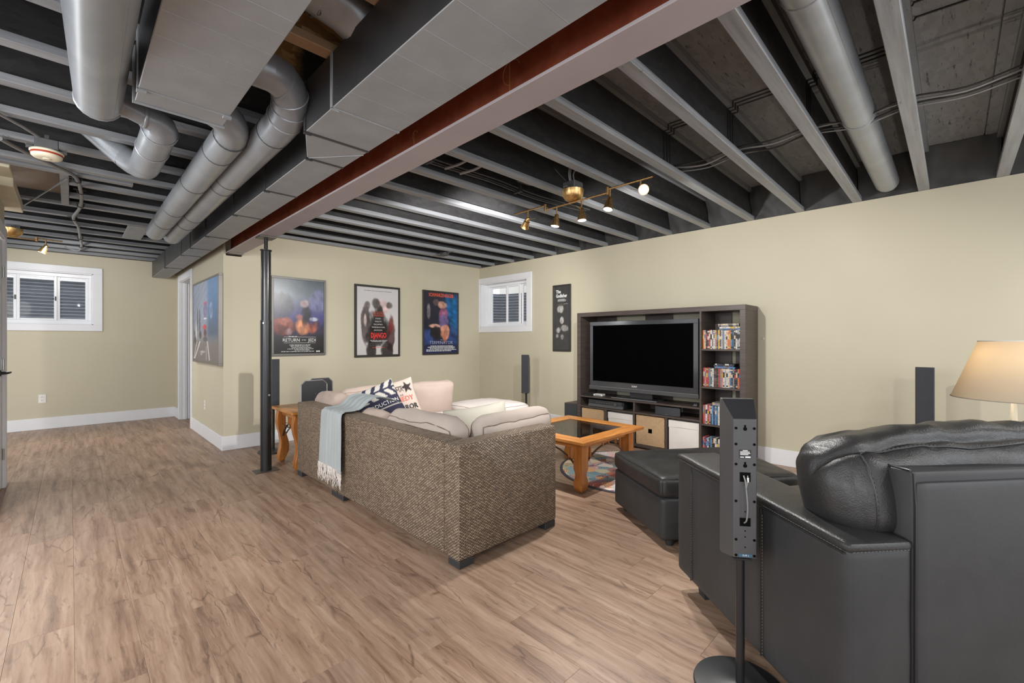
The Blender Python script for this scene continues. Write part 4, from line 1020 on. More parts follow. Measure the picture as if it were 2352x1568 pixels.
# big street picture on the side wall
def p5_paint(U, V):
    img = paint_base(U.shape, [(0, (116, 112, 112)), (.22, (122, 118, 118)), (.30, (138, 140, 152)), (.6, (158, 172, 198)), (1, (172, 188, 214))], V)
    # pale stone fronts on the left, blue block on the right
    right = 1 / (1 + np.exp(-(U - .60) * 40)) * np.clip((V - .22) * 8, 0, 1)
    img = img * (1 - right[..., None]) + paint_base(U.shape, [(0, (86, 92, 108)), (.4, (72, 96, 128)), (.7, (84, 126, 172)), (1, (104, 152, 204))], V) * right[..., None]
    cell = ((np.floor(U * 26) * 7 + np.floor(V * 46) * 13) % 5) / 4.0
    left = (1 - right) * np.clip((V - .30) * 10, 0, 1)
    img *= (1 - .28 * (cell * left))[..., None]
    img *= (1 - .12 * ((np.floor(U * 40) % 2) * right))[..., None]
    for (a, b, s1, s2, c, k, h) in ((.20, .52, .022, .16, (48, 52, 66), .9, 3), (.29, .50, .026, .14, (46, 52, 70), .9, 3), (.12, .40, .05, .12, (208, 208, 212), .7, 3), (.30, .33, .07, .06, (62, 58, 62), .9, 3), (.08, .27, .05, .05, (60, 56, 60), .9, 3), (.06, .36, .03, .04, (70, 64, 68), .8, 3),
                                (.52, .72, .07, .028, (206, 74, 120), .95, 3), (.52, .62, .075, .10, (120, 118, 156), .9, 4), (.52, .535, .075, .008, (226, 226, 236), .9, 3), (.50, .43, .08, .03, (186, 56, 72), .95, 3), (.52, .35, .075, .06, (104, 52, 66), .92, 3), (.52, .36, .045, .04, (70, 66, 78), .9, 3), (.52, .28, .08, .03, (84, 84, 88), .9, 3), (.74, .62, .06, .10, (132, 158, 196), .7, 4)):
        img = blob(img, U, V, a, b, s1, s2, c, k, h)
    def line(img, u0, v0, u1, v1, wd, c):
        tt = np.clip((V - v0) / (v1 - v0), 0, 1); m = (np.abs(U - (u0 + (u1 - u0) * tt)) < wd) & (V >= min(v0, v1)) & (V <= max(v0, v1))
        img[m] = lin(c); return img
    img = line(img, .06, .02, .30, .25, .022, (214, 212, 210)); img = line(img, .02, .02, .16, .24, .012, (196, 194, 192)); img = line(img, .68, .02, .60, .25, .020, (200, 198, 196)); img = line(img, .56, .02, .56, .2, .012, (170, 168, 166))
    img = blob(img, U, V, .40, .12, .12, .012, (206, 204, 202), .7, 3); img = blob(img, U, V, .36, .09, .04, .012, (212, 210, 208), .8, 3)
    img *= (1 + .05 * fbm(U, V, 50, 31))[..., None]
    return img
framed('large blue-grey city street picture with a red phone box in a steel frame', (XJ, 6.43, 1.448), -PI / 2, 1.45, 1.02, .045, .022, 'frame_steel', 150, 110, p5_paint, name='framed_picture')
# ================================================================ WICKER SECTIONAL
def wicker_block(root, name, boxes, bev=.012):
    for b in boxes: MB().box(*b).build(name, 'wicker', root, world=True, bevel=bev, seg=2, smooth=50)
def foot(root, x, y, sx=.05, sy=.05):
    MB().box(x - sx, x + sx, y - sy, y + sy, .001, .042).build('foot', 'foot_black', root, world=True, bevel=.004)
SB, ST = .042, .660
s1 = thing('wicker_loveseat', 'brown wicker loveseat nearest the camera, its woven back and end arm turned to us', 'sofa', (1.9, 2.6, 0), group=None)
wicker_block(s1, 'back_panel', [(1.455, 1.60, 1.99, 3.365, SB, ST)])
wicker_block(s1, 'arm', [(1.452, 2.262, 1.850, 1.986, SB, ST)])
wicker_block(s1, 'seat_base', [(1.605, 2.255, 1.99, 3.365, .07, .30)])
for x, y in ((1.507, 1.902), (2.205, 1.902), (1.507, 3.315), (2.205, 3.315)): foot(s1, x, y)
s2 = thing('wicker_corner_seat', 'brown wicker corner section under the grey throw, beyond the loveseat', 'sofa', (1.85, 3.8, 0))
wicker_block(s2, 'back_panel', [(1.455, 1.60, 3.372, 4.215, SB, ST), (1.605, 2.262, 4.075, 4.215, SB, ST)])
wicker_block(s2, 'seat_base', [(1.605, 2.262, 3.372, 4.07, .07, .30)])
for x, y in ((1.507, 3.422), (2.21, 3.422), (1.507, 4.165), (2.21, 4.165)): foot(s2, x, y)
s3 = thing('wicker_middle_seat', 'brown wicker armless section along the poster wall, right of the corner section', 'sofa', (2.6, 3.75, 0))
wicker_block(s3, 'back_panel', [(2.27, 3.02, 4.075, 4.215, SB, ST - .10)])
wicker_block(s3, 'seat_base', [(2.27, 3.02, 3.40, 4.07, .07, .30)])
for x, y in ((2.32, 3.45), (2.97, 3.45), (2.32, 4.165), (2.97, 4.165)): foot(s3, x, y)
s4 = thing('wicker_ottoman', 'brown wicker ottoman in front of the middle section, under a white pad', 'ottoman', (3.35, 3.75, 0))
wicker_block(s4, 'body', [(3.03, 3.70, 3.42, 4.10, .07, .30)])
for x, y in ((3.08, 3.47), (3.65, 3.47), (3.08, 4.05), (3.65, 4.05)): foot(s4, x, y)

def box_cushion(label, loc, hx, hy, hz, m, rx=0, ry=0, rz=0, R=.05, bulge=(0, 0, 0), wr=.006, seed=0, piping='piping_brown', ax=2, name='box_cushion', n=16):
    """loose cushion; ax = thin axis, piping runs round both big faces"""
    t = thing(name, label, 'cushion', loc, rz)
    m0 = Matrix.Rotation(ry, 4, 'Y') @ Matrix.Rotation(rx, 4, 'X')
    soft_box(hx, hy, hz, R, n, bulge, wr, 5, seed).xf(m0).build('cover', m, t, smooth=75)
    if piping:
        for s in (-1, 1):
            MB().tube(sb_ring(ax, s, hx, hy, hz, R, bulge, wr, 5, seed), .0034, 6, False).xf(m0).build('piping', piping, t, smooth=60)
    return t
cT, cB, cW = 'cushion_taupe', 'cushion_beige', 'cushion_white'
# back cushions
box_cushion('beige back cushion with dark piping against the near loveseat back', (1.695, 2.50, .545), .092, .395, .175, cT, ry=-.16, R=.085, bulge=(.03, 0, .03), wr=.020, seed=1, ax=0)
box_cushion('low beige back cushion with dark piping between the throw and the near loveseat cushion', (1.70, 3.16, .515), .09, .20, .160, cB, ry=-.30, R=.08, bulge=(.03, 0, .02), wr=.016, seed=2, ax=0)
box_cushion('beige arm cushion with dark piping along the near end arm of the loveseat', (2.09, 2.095, .575), .345, .088, .160, cT, rx=.14, R=.082, bulge=(0, .03, .025), wr=.018, seed=3, ax=1)
box_cushion('beige cushion slumped at the far corner of the wicker back beside the throw', (1.72, 4.02, .59), .075, .24, .15, cB, ry=-.35, R=.07, bulge=(.035, 0, .02), wr=.020, seed=4, ax=0, piping=None)
box_cushion('beige back cushion behind the throw and printed pillows against the poster wall side', (2.07, 4.005, .600), .32, .075, .165, cB, rx=.10, R=.065, bulge=(0, .03, .015), wr=.012, seed=5, ax=1, piping='piping_taupe')
box_cushion('tall pinkish-beige back cushion right of the printed pillows', (2.715, 3.97, .585), .29, .070, .19, cB, rx=.16, R=.055, bulge=(0, .045, .010), wr=.014, seed=6, ax=1, piping=None)
# seat pads
box_cushion('long off-white seat pad on the near loveseat', (1.98, 2.68, .375), .30, .68, .072, cW, R=.05, bulge=(0, 0, .012), wr=.005, seed=7)
box_cushion('off-white seat pad on the wicker corner section', (1.98, 3.72, .375), .30, .33, .072, cW, R=.05, bulge=(0, 0, .012), wr=.005, seed=8)
box_cushion('off-white seat pad on the armless wicker section', (2.66, 3.68, .375), .34, .34, .072, cW, R=.05, bulge=(0, 0, .012), wr=.005, seed=9)
box_cushion('plump white pad lying on the wicker ottoman', (3.37, 3.76, .405), .345, .35, .10, cW, R=.055, bulge=(0, 0, .03), wr=.006, seed=10, piping='piping_taupe')

def pillow_shape(u, v, w, h, th, seed, wr=.006, dent=.06):
    k = (max(0, 1 - abs(u) ** 2.6) * max(0, 1 - abs(v) ** 2.6)) ** .62
    x = u * w / 2 * (1 - dent * (1 - v * v)); y = v * h / 2 * (1 - dent * (1 - u * u))
    n = mnoise.noise_vector(Vector((x * 9 + seed, y * 9, seed * 1.7)))
    return x, y, k * th / 2 + n.z * wr * (1 - k * .4)
def pillow(label, loc, w, h, th, rots, m, seed=0, colors=None, texts=(), name='throw_pillow', N=26, rz=0):
    """knife-edge pillow; local x right, y up on the face, +z out of the face"""
    t = thing(name, label, 'pillow', loc)
    mtx = Matrix.Rotation(rots[2], 4, 'Z') @ Matrix.Rotation(rots[0], 4, 'X') @ Matrix.Rotation(rots[1], 4, 'Z')
    vs, fs, cs = [], [], []
    for side in (1, -1):
        o = len(vs)
        for j in range(N + 1):
            for i in range(N + 1):
                u, v = -1 + 2 * i / N, -1 + 2 * j / N
                x, y, z = pillow_shape(u, v, w, h, th, seed)
                vs.append(mtx @ Vector((x, y, side * z + (0 if side > 0 else 0)))); cs.append(colors(u, v) if (colors and side > 0) else (colors(9, 9) if colors else None))
        for j in range(N):
            for i in range(N):
                q = (o + j * (N + 1) + i, o + j * (N + 1) + i + 1, o + (j + 1) * (N + 1) + i + 1, o + (j + 1) * (N + 1) + i)
                fs.append(q if side > 0 else q[::-1])
    po = MB().add(vs, fs).build('cover', m, t, smooth=80, colors=cs if colors else None, fixn=False)
    seam = [pillow_shape(u, v, w, h, th, seed) for (u, v) in [(-1 + 2 * k / 12, -1) for k in range(12)] + [(1, -1 + 2 * k / 12) for k in range(12)] + [(1 - 2 * k / 12, 1) for k in range(12)] + [(-1, 1 - 2 * k / 12) for k in range(13)]]
    if name == 'throw_pillow' and not colors: MB().tube([mtx @ Vector((a, b, 0)) for a, b, c in seam], .003, 6, False).build('seam', m, t, smooth=60)
    for (body, x, y, size, mm, kw) in texts:
        rot = kw.pop('rot', 0)
        def wp(p, x=x, y=y, rot=rot):
            px, py = x + p.x * math.cos(rot) - p.y * math.sin(rot), y + p.x * math.sin(rot) + p.y * math.cos(rot)
            u, v = px / (w / 2), py / (h / 2); u, v = max(-.98, min(.98, u)), max(-.98, min(.98, v))
            return Vector((px, py, pillow_shape(u, v, w, h, th, seed)[2] + .0025 + p.z))
        text_mb(body, size, mtx, warp=wp, **kw).build('lettering', mm, po)
    return t, po, mtx
def clap(u, v):
    if u > 1.5: return srgb(186, 180, 172)
    navy, wh = srgb(50, 50, 70), srgb(188, 183, 176)
    if v > .12:
        if v < .20: return navy
        b = (v - .20) / .8
        k = (u * 2.2 + (b * 1.4 if b < .5 else (1.4 - b * 1.4))) % 1.0
        if abs(b - .5) < .05: return navy
        return wh if k > .42 else navy
    for l in (-.28, -.62):
        if abs(v - l) < .022: return wh
    if v < -.62 and abs(u - .2) < .02: return wh
    return navy
pillow('navy and white clapperboard pillow with PRODUCTION lettering on the wicker corner seat', (1.99, 3.68, .625), .40, .40, .15, (1.15, .38, -.35), 'fabric_print', 3, clap,
       [('PRODUCTION', .0, -.015, .050, 'print_white', dict(width=1.0))], N=44)
def cin(u, v):
    if u > 1.5: return srgb(190, 176, 166)
    wh, bk, rd = srgb(194, 178, 168), srgb(56, 50, 50), srgb(198, 92, 68)
    for l, hh in ((.60, .05), (.16, .05)):
        if abs(v - l) < hh and u < .35: return wh if (u * 9) % 1 > .35 and abs(v - l) < hh * .6 else bk
    # star in the top right corner
    du, dv = u - .56, v - .52; r = math.hypot(du, dv); a = math.atan2(du, dv) + .2
    A5 = PI / 5; tt = abs(((a + A5) % (2 * A5)) - A5); Ro, Ri = .36, .15
    if r < Ro * Ri * math.sin(A5) / (math.cos(tt) * Ri * math.sin(A5) - math.sin(tt) * (Ri * math.cos(A5) - Ro)): return bk
    return wh
pillow('cream cinema pillow with COMEDY and HORROR lettering behind the clapperboard pillow', (2.25, 3.82, .63), .40, .40, .14, (1.2, .22, -.30), 'fabric_print', 5, cin,
       [('CINEMA', -.03, .083, .062, 'print_dark', dict(width=.85)), ('COMEDY', .01, -.012, .066, 'print_orange', dict(width=.95, bold=.001)), ('HORROR', .03, -.098, .066, 'print_dark', dict(width=.95, bold=.002))], N=44)
pillow('plain grey-green square pillow standing behind the loveseat cushions', (2.17, 2.50, .535), .56, .40, .17, (1.25, .05, -.12), 'cushion_sage', 8)

# throw over the wicker back
tw = thing('throw_blanket', 'pale grey fringed throw draped over the wicker back', 'blanket', (1.5, 3.42, .66))
path = [(1.436, .235), (1.437, .36), (1.438, .50), (1.438, .62), (1.444, .662), (1.462, .674), (1.53, .676), (1.60, .69), (1.66, .735), (1.73, .755), (1.82, .742), (1.90, .718), (1.97, .69)]
pp = spl([(x, 0, z) for x, z in path], 5)
def thr(u, v):
    f = v * (len(pp) - 1); i = min(int(f), len(pp) - 2); p = pp[i].lerp(pp[i + 1], f - i)
    hang = max(0, 1 - v / .35); inner = max(0, (v - .55) / .45)
    y0 = 3.60 + .10 * hang * .6 + .08 * min(1, inner * 2.0) * (1 - inner * 1.9); y1 = 3.235 - .015 * hang + .05 * inner
    y = y0 + (y1 - y0) * u
    fold = .006 * math.sin(u * 15 + v * 2) * (.3 + hang) + .004 * math.sin(u * 31 + 1.3)
    n = mnoise.noise(Vector((u * 4, v * 7, 2.2))) * .010 * (.4 + inner)
    return Vector((p.x - (abs(fold) + .001) * (1 if v < .36 else .2), y + .004 * math.sin(v * 20) * hang, p.z + (fold + n if v > .4 else 0) + .008 * inner))
MB().grid(44, 70, thr).build('cloth', 'throw_wool', tw, world=True, smooth=80, fixn=False)
# overlapping front fold
def thr2(u, v):
    a = thr(.80 + .20 * u, v * .40); return a + Vector((-.011 - .004 * math.sin(u * 3), -.012 + .0, -.012 * (1 - v)))
MB().grid(8, 30, thr2).build('front_fold', 'throw_wool', tw, world=True, smooth=80, fixn=False)
fr = MB(); r_ = random.Random(9)
for k in range(62):
    u = k / 61; p = thr(u, 0); L = r_.uniform(.08, .145)
    q = [p + Vector((-.002, 0, .004))]
    for j in range(1, 5): q.append(p + Vector((-.004 + r_.uniform(-.004, .003), r_.uniform(-.010, .010) * j / 2, -L * j / 4)))
    fr.tube(q, [.0028, .003, .0028, .0026, .0016], 5)
tag(fr.build('fringe', 'fringe_wool', tw, world=True, smooth=60), kind='stuff')
# ================================================================ TABLES, RUG
def sq_leg(prof, x, y, dx=0):
    mb = MB(); rings = []
    for z, hw, off in prof:
        rings.append([(x + off * dx + sx * hw, y + sy * hw, z) for sx, sy in ((-1, -1), (1, -1), (1, 1), (-1, 1))])
    return mb.loft(rings)
def arch_pts(a, b, z0, z1, n=14):
    a, b = Vector(a), Vector(b)
    return [Vector((*(a.lerp(b, k / n)).xy, z0 + (z1 - z0) * math.sin(PI * k / n) ** .8)) for k in range(n + 1)]
def bar_arch(pts, w, th):
    """flat iron strap following pts in a vertical plane"""
    d = (pts[-1] - pts[0]); d.z = 0; d.normalize(); s = Vector((-d.y, d.x, 0)) * (w / 2); rings = []
    for i, p in enumerate(pts):
        t = (pts[min(i + 1, len(pts) - 1)] - pts[max(i - 1, 0)]).normalized(); n = t.cross(s).normalized() * (th / 2)
        rings.append([p + s + n, p - s + n, p - s - n, p + s - n])
    return MB().loft(rings)
rg = thing('round_rug', 'round multicoloured rug with a dark edge half under the coffee table', 'rug', (3.75, 2.10, 0))
MB().lathe([(.69, .001), (.69, .008), (.67, .010)], (0, 0, 0), 64, True, True).build('pile', 'rug_pile', rg)
MB().lathe([(.69, .001), (.712, .001), (.714, .006), (.705, .0095), (.69, .0098), (.688, .008)], (0, 0, 0), 64, False, False).build('binding', 'rug_border', rg, smooth=40)
tx0, tx1, ty0, ty1, tz = 2.775, 3.705, 2.0, 2.87, .432
ctb = thing('coffee_table', 'honey oak coffee table with a glass top and wrought-iron arches on the rug', 'table', ((tx0 + tx1) / 2, (ty0 + ty1) / 2, 0))
bw = .135; th_ = .026
for poly in ([(tx0, ty0), (tx1, ty0), (tx1 - bw, ty0 + bw), (tx0 + bw, ty0 + bw)], [(tx0, ty1), (tx0 + bw, ty1 - bw), (tx1 - bw, ty1 - bw), (tx1, ty1)]):
    MB().prism(poly, tz - th_, tz).build('top_rail', 'honey_oak', ctb, world=True, bevel=.003)
for poly in ([(tx0, ty0), (tx0 + bw, ty0 + bw), (tx0 + bw, ty1 - bw), (tx0, ty1)], [(tx1, ty0), (tx1, ty1), (tx1 - bw, ty1 - bw), (tx1 - bw, ty0 + bw)]):
    MB().prism(poly, tz - th_, tz).build('top_rail', 'honey_oak_y', ctb, world=True, bevel=.003)
MB().box(tx0 + bw + .001, tx1 - bw - .001, ty0 + bw + .001, ty1 - bw - .001, tz - .011, tz - .004).build('glass_panel', 'table_glass', ctb, world=True)
LP = [(.012, .026, 0), (.022, .034, 0), (.05, .041, 0), (.075, .0435, 0), (.10, .0405, 0), (.128, .0345, 0), (.15, .0335, 0), (.17, .037, 0), (.188, .0425, 0), (.30, .0430, 0), (tz - th_, .0430, 0)]
LX = (tx0 + .112, tx1 - .112); LY = (ty0 + .108, ty1 - .108)
for x in LX:
    for y in LY: sq_leg(LP, x, y).build('leg', 'honey_oak_v', ctb, world=True, bevel=.002, smooth=30)
az0 = tz - th_ - .055
for y in LY: MB().box(LX[0] + .043, LX[1] - .043, y - .011, y + .011, az0, tz - th_).build('apron', 'honey_oak', ctb, world=True, bevel=.002)
for x in LX: MB().box(x - .011, x + .011, LY[0] + .043, LY[1] - .043, az0, tz - th_).build('apron', 'honey_oak_y', ctb, world=True, bevel=.002)
def table_iron(root, LX, LY, z0, z1, az, lw, bow=True):
    for axis in (0, 1):
        for q in (0, 1):
            if axis == 0: a, b = (LX[0] + lw, LY[q], 0), (LX[1] - lw, LY[q], 0)
            else: a, b = (LX[q], LY[0] + lw, 0), (LX[q], LY[1] - lw, 0)
            bar_arch(arch_pts(a, b, z0, z1), .018, .007).build('iron_arch', 'wrought_iron', root, world=True, smooth=50)
            if bow: bar_arch(arch_pts(a, b, z0 + .12, z0 + .105), .012, .004).build('iron_bow', 'wrought_iron', root, world=True, smooth=50)
            for f in (.13, .43, .57, .87):
                p = Vector(a).lerp(Vector(b), f); zb = z0 + (z1 - z0) * math.sin(PI * f) ** .8
                MB().box(p.x - .0075, p.x + .0075, p.y - .0075, p.y + .0075, zb + .002, az).build('spindle', 'honey_oak_v', root, world=True)
table_iron(ctb, LX, LY, .195, .330, az0, .043, False)
# end table behind the wicker corner
ex0, ex1, ey0, ey1, ez = 1.43, 2.02, 4.27, 4.885, .556
et = thing('end_table', 'honey oak end table with curved legs between the black post and the wicker back', 'table', ((ex0 + ex1) / 2, (ey0 + ey1) / 2, 0))
MB().box(ex0, ex1, ey0, ey1, ez - .026, ez).build('tabletop', 'honey_oak_y', et, world=True, bevel=.004)
def cab(z): return .020 * math.sin((z - .06) / .46 * 2 * PI)
LPe = [(.004, .022, 0)] + [(z, w_, cab(z)) for z, w_ in ((.02, .028), (.06, .037), (.10, .041), (.15, .039), (.21, .034), (.28, .030), (.34, .031), (.40, .034), (.46, .035))] + [(ez - .026, .035, 0)]
LXe = (ex0 + .082, ex1 - .082); LYe = (ey0 + .082, ey1 - .082)
for i, x in enumerate(LXe):
    for y in LYe: sq_leg(LPe, x, y, 1 if i == 0 else -1).build('leg', 'honey_oak_v', et, world=True, bevel=.002, smooth=40)
for y in LYe: MB().box(LXe[0] + .035, LXe[1] - .035, y - .010, y + .010, ez - .085, ez - .026).build('apron', 'honey_oak', et, world=True, bevel=.002)
for x in LXe: MB().box(x - .010, x + .010, LYe[0] + .035, LYe[1] - .035, ez - .085, ez - .026).build('apron', 'honey_oak_y', et, world=True, bevel=.002)
table_iron(et, LXe, LYe, .26, .40, ez - .085, .033)
# plain display ornament on the end table (two dark panels with pale rims joined by a bar)
orn = thing('desk_ornament', 'dark grey display piece of two upright panels with pale rims on the end table', 'ornament', (1.76, 4.57, ez))
for dy, dx in ((-.085, -.03), (.13, .115)):
    c = Vector((1.735 + dx, 4.56 + dy, .557)); hw, hh, ch = .125, .265, .040
    oct_ = [(-hw + ch, 0), (hw - ch, 0), (hw, ch), (hw, hh - ch), (hw - ch, hh), (-hw + ch, hh), (-hw, hh - ch), (-hw, ch)]
    p_ = MB().prism([(c.x + a, c.z + b) for a, b in oct_], c.y - .006, c.y + .006, 'y').build('panel', 'plastic_black', orn, world=True)
    loop = [Vector((c.x + a, c.y - .004, c.z + b)) for a, b in oct_]; mb = MB()
    for a, b in zip(loop, loop[1:] + loop[:1]): mb.tube([a, b], .0055, 6)
    mb.build('rim', 'satin_silver', p_, world=True)
MB().cyl((1.735 - .03, 4.475, .69), (1.735 + .075, 4.69, .69), .016, n=12).build('cross_bar', 'satin_silver', orn, world=True, smooth=40)

# ================================================================ MEDIA UNIT
ux0, ux1, uy0, uy1, uz = 4.515, 4.892, 1.392, 3.355, 1.560
un = thing('media_unit', 'large dark brown open media unit around the television against the right wall', 'cabinet', (ux0, (uy0 + uy1) / 2, 0))
V_ = 'unit_veneer'
def ub(name, *b, **k): return MB().box(*b).build(name, V_, un, world=True, bevel=k.get('bevel', .0015))
TH = .050
ub('side_panel', ux0, ux1, uy0, uy0 + TH, .001, uz - TH); ub('side_panel', ux0, ux1, uy1 - TH, uy1, .001, uz - TH)
ub('top_panel', ux0, ux1, uy0, uy1, uz - TH, uz); ub('bottom_panel', ux0, ux1, uy0 + TH, uy1 - TH, .020, .050)
ub('plinth', ux0 + .03, ux0 + .05, uy0 + TH, uy1 - TH, .001, .020)
DIV = 1.815; ub('upright', ux0, ux1, DIV - .009, DIV + .009, .05, uz - TH)
ub('shelf', ux0, ux1, DIV + .009, uy1 - TH, .515, .535); ub('shelf', ux0, ux1, DIV + .009, uy1 - TH, .388, .408)
ub('upright', ux0 + .005, ux1, 2.555, 2.575, .408, .515); ub('upright', ux0 + .005, ux1, 2.555, 2.575, .05, .388)
ub('upright', ux0 + .005, ux1, 2.925, 2.957, .05, .388); ub('upright', ux0 + .005, ux1, 2.170, 2.196, .05, .388)
SZ = [1.132, .752, .376]
for z in SZ: ub('shelf', ux0 + .004, ux1, uy0 + TH, DIV - .009, z - .018, z)
ub('back_panel', ux1 - .006, ux1, 2.28, 2.62, .535, uz - TH); ub('back_panel', ux1 - .006, ux1, 3.02, uy1 - TH, .535, uz - TH)
ub('back_panel', ux1 - .006, ux1, uy0 + TH, 1.60, .05, uz - TH - .14); ub('back_panel', ux1 - .006, ux1, 1.64, DIV - .009, .05, uz - TH)
ub('back_panel', ux1 - .006, ux1, DIV + .009, 2.16, .05, .515); ub('back_panel', ux1 - .006, ux1, 2.33, uy1 - TH, .05, .515)
for y in (1.60, 1.64): MB().cyl((ux0 + .006, uy0 + .02, 1.5), (ux0 + .008, uy0 + .02, 1.5), .002).build('peg', V_, un, world=True) if 0 else None

# baskets and white bins in the four low openings
def basket(label, y0, y1):
    t = thing('seagrass_basket', label, 'basket', (4.70, (y0 + y1) / 2, .051))
    x0, x1, z0, z1 = 4.53, 4.86, .052, .372; xm, zm, ym = x0, (z0 + z1) / 2, (y0 + y1) / 2; hs = .024
    # front woven in four wedges round a square hand hole
    O = [(y0, z0), (y1, z0), (y1, z1), (y0, z1)]; I = [(ym - hs, zm - hs), (ym + hs, zm - hs), (ym + hs, zm + hs), (ym - hs, zm + hs)]
    for k in range(4):
        j = (k + 1) % 4; poly = [O[k], O[j], I[j], I[k]]
        r = [[(x0 - (0 if q else .0), p[0], p[1]) for p in poly] for q in (0, 1)]; r[1] = [(x0 + .014, p[0], p[1]) for p in poly]
        o = MB().loft(r).build('woven_wedge', 'seagrass', t, world=True, bevel=.002)
        if k in (1, 3):
            for p in o.data.uv_layers[0].data: p.uv = (p.uv[1], p.uv[0])
    MB().box(x0 + .014, x1, y0, y0 + .012, z0, z1).box(x0 + .014, x1, y1 - .012, y1, z0, z1).box(x1 - .012, x1, y0 + .012, y1 - .012, z0, z1).box(x0 + .014, x1, y0 + .012, y1 - .012, z0, z0 + .012).build('body', 'seagrass', t, world=True, bevel=.003)
    MB().tube([(x0 + .007, y0 + .004, z1), (x0 + .007, y1 - .004, z1), (x1 - .006, y1 - .006, z1), (x1 - .006, y0 + .006, z1), (x0 + .007, y0 + .004, z1)], .007, 6, False).build('rim', 'seagrass', t, world=True, smooth=50)
    MB().box(x0 + .05, x0 + .055, ym - .06, ym + .06, zm - .06, zm + .06).build('lining', 'void_black', t, world=True)
basket('woven seagrass basket in the leftmost low opening of the media unit', 2.972, 3.292)
basket('woven seagrass basket in the third low opening, with a square hand hole facing the table', 2.206, 2.542)
def bin_(label, y0, y1):
    t = thing('fabric_bin', label, 'storage bin', (4.70, (y0 + y1) / 2, .051))
    x0, x1 = 4.535, 4.86
    MB().box(x0, x0 + .010, y0, y1, .052, .305).box(x0 + .01, x1, y0, y0 + .008, .052, .305).box(x0 + .01, x1, y1 - .008, y1, .052, .305).box(x1 - .008, x1, y0 + .008, y1 - .008, .052, .305).box(x0 + .01, x1 - .008, y0 + .008, y1 - .008, .052, .06).build('box', 'canvas_white', t, world=True, bevel=.003)
    def lid(u, v):
        return Vector((x0 - .002 - .004 * math.sin(u * PI), y0 - .002 + (y1 - y0 + .004) * u, .302 + .066 * v - .012 * (u - .4) ** 2 * (1 - v) * 2))
    MB().grid(10, 4, lid).add([(x0 - .002, y0 - .002, .368), (x1, y0 - .002, .368), (x1, y1 + .002, .368), (x0 - .002, y1 + .002, .368)], [(0, 1, 2, 3)]).build('lid', 'canvas_white', t, world=True)
bin_('white fabric bin in the second low opening of the media unit, behind the coffee table', 2.588, 2.912)
bin_('white fabric bin in the rightmost low opening, behind the black leather ottoman', 1.838, 2.158)

# television
tv = thing('television', 'big flat television with a black screen inside the dark media unit', 'television', (4.66, 2.545, .536))
vx, va, vb, v0, v1 = 4.600, 1.868, 3.215, .612, 1.446
MB().box(vx + .004, vx + .085, va + .004, vb - .004, v0 + .004, v1 - .004).build('back_shell', 'plastic_black', tv, world=True, bevel=.012, seg=2)
bt_, bs_, bb_ = .048, .052, .108
MB().box(vx - .006, vx + .02, va, vb, v1 - bt_, v1).box(vx - .006, vx + .02, va, va + bs_, v0 + bb_, v1 - bt_).box(vx - .006, vx + .02, vb - bs_ * .8, vb, v0 + bb_, v1 - bt_).box(vx - .006, vx + .02, va, vb, v0 + .045, v0 + bb_).build('bezel', 'gloss_black', tv, world=True, bevel=.002)
MB().box(vx, vx + .004, va + bs_ - .001, vb - bs_ * .8 + .001, v0 + bb_ - .001, v1 - bt_ + .001).build('screen', 'screen_black', tv, world=True)
MB().box(vx - .008, vx + .02, va - .004, vb + .012, v0, v0 + .038).build('speaker_bar', 'plastic_grey', tv, world=True, bevel=.004, seg=2)
MB().box(vx - .0095, vx + .01, va - .002, vb + .01, v0 + .038, v0 + .046).build('silver_strip', 'satin_silver', tv, world=True, bevel=.002)
text_mb('SONY', .026, TF((vx - .0068, 2.60, v0 + .072), rx=PI / 2, rz=-PI / 2), bold=.0006).build('lettering', 'print_white', tv, world=True)
MB().box(vx + .03, vx + .06, 2.40, 2.68, .548, v0 + .02).build('neck', 'plastic_black', tv, world=True, bevel=.004)
MB().box(4.545, 4.80, 2.30, 2.88, .536, .548).build('stand_base', 'gloss_black', tv, world=True, bevel=.004, seg=2)
MB().box(4.543, 4.5455, 2.302, 2.878, .538, .546).build('stand_trim', 'satin_silver', tv, world=True)
# receiver
rc = thing('av_receiver', 'black audio receiver on the low middle shelf under the television', 'receiver', (4.62, 2.95, .409))
MB().box(4.535, 4.83, 2.705, 3.185, .414, .494).build('case', 'plastic_black', rc, world=True, bevel=.003)
MB().box(4.522, 4.535, 2.72, 3.185, .448, .494).build('face_upper', 'gloss_black', rc, world=True, bevel=.002)
MB().prism([(4.512, .414), (4.535, .414), (4.535, .447), (4.522, .447)], 2.705, 3.185, 'y').build('face_lower', 'plastic_grey', rc, world=True, bevel=.001)
MB().cyl((4.506, 2.80, .462), (4.522, 2.80, .462), .019, n=20).build('volume_knob', 'plastic_grey', rc, world=True, smooth=40)
mb = MB()
for k in range(6): mb.box(4.5205, 4.5225, 2.88 + k * .035, 2.90 + k * .035, .464, .468)
mb.build('buttons', 'satin_silver', rc, world=True)
for y in (2.75, 3.14): MB().cyl((4.56, y, .409), (4.56, y, .415), .014).build('foot', 'plastic_black', rc, world=True)
# centre speaker
cs = thing('center_speaker', 'small dark grey centre speaker lying on the middle shelf under the television', 'speaker', (4.58, 2.175, .409))
MB().prism([(4.54, 2.035), (4.62, 2.06), (4.62, 2.29), (4.54, 2.318)], .410, .502, 'z').build('cabinet', 'plastic_black', cs, world=True, bevel=.004)
MB().grid(16, 6, lambda u, v: Vector((4.540 - .022 * math.sin(u * PI) ** .8, 2.037 + .279 * u, .412 + .088 * v))).build('grille', 'grille_cloth', cs, world=True, smooth=60)
MB().box(4.5145, 4.519, 2.165, 2.19, .420, .425).build('badge', 'satin_silver', cs, world=True)
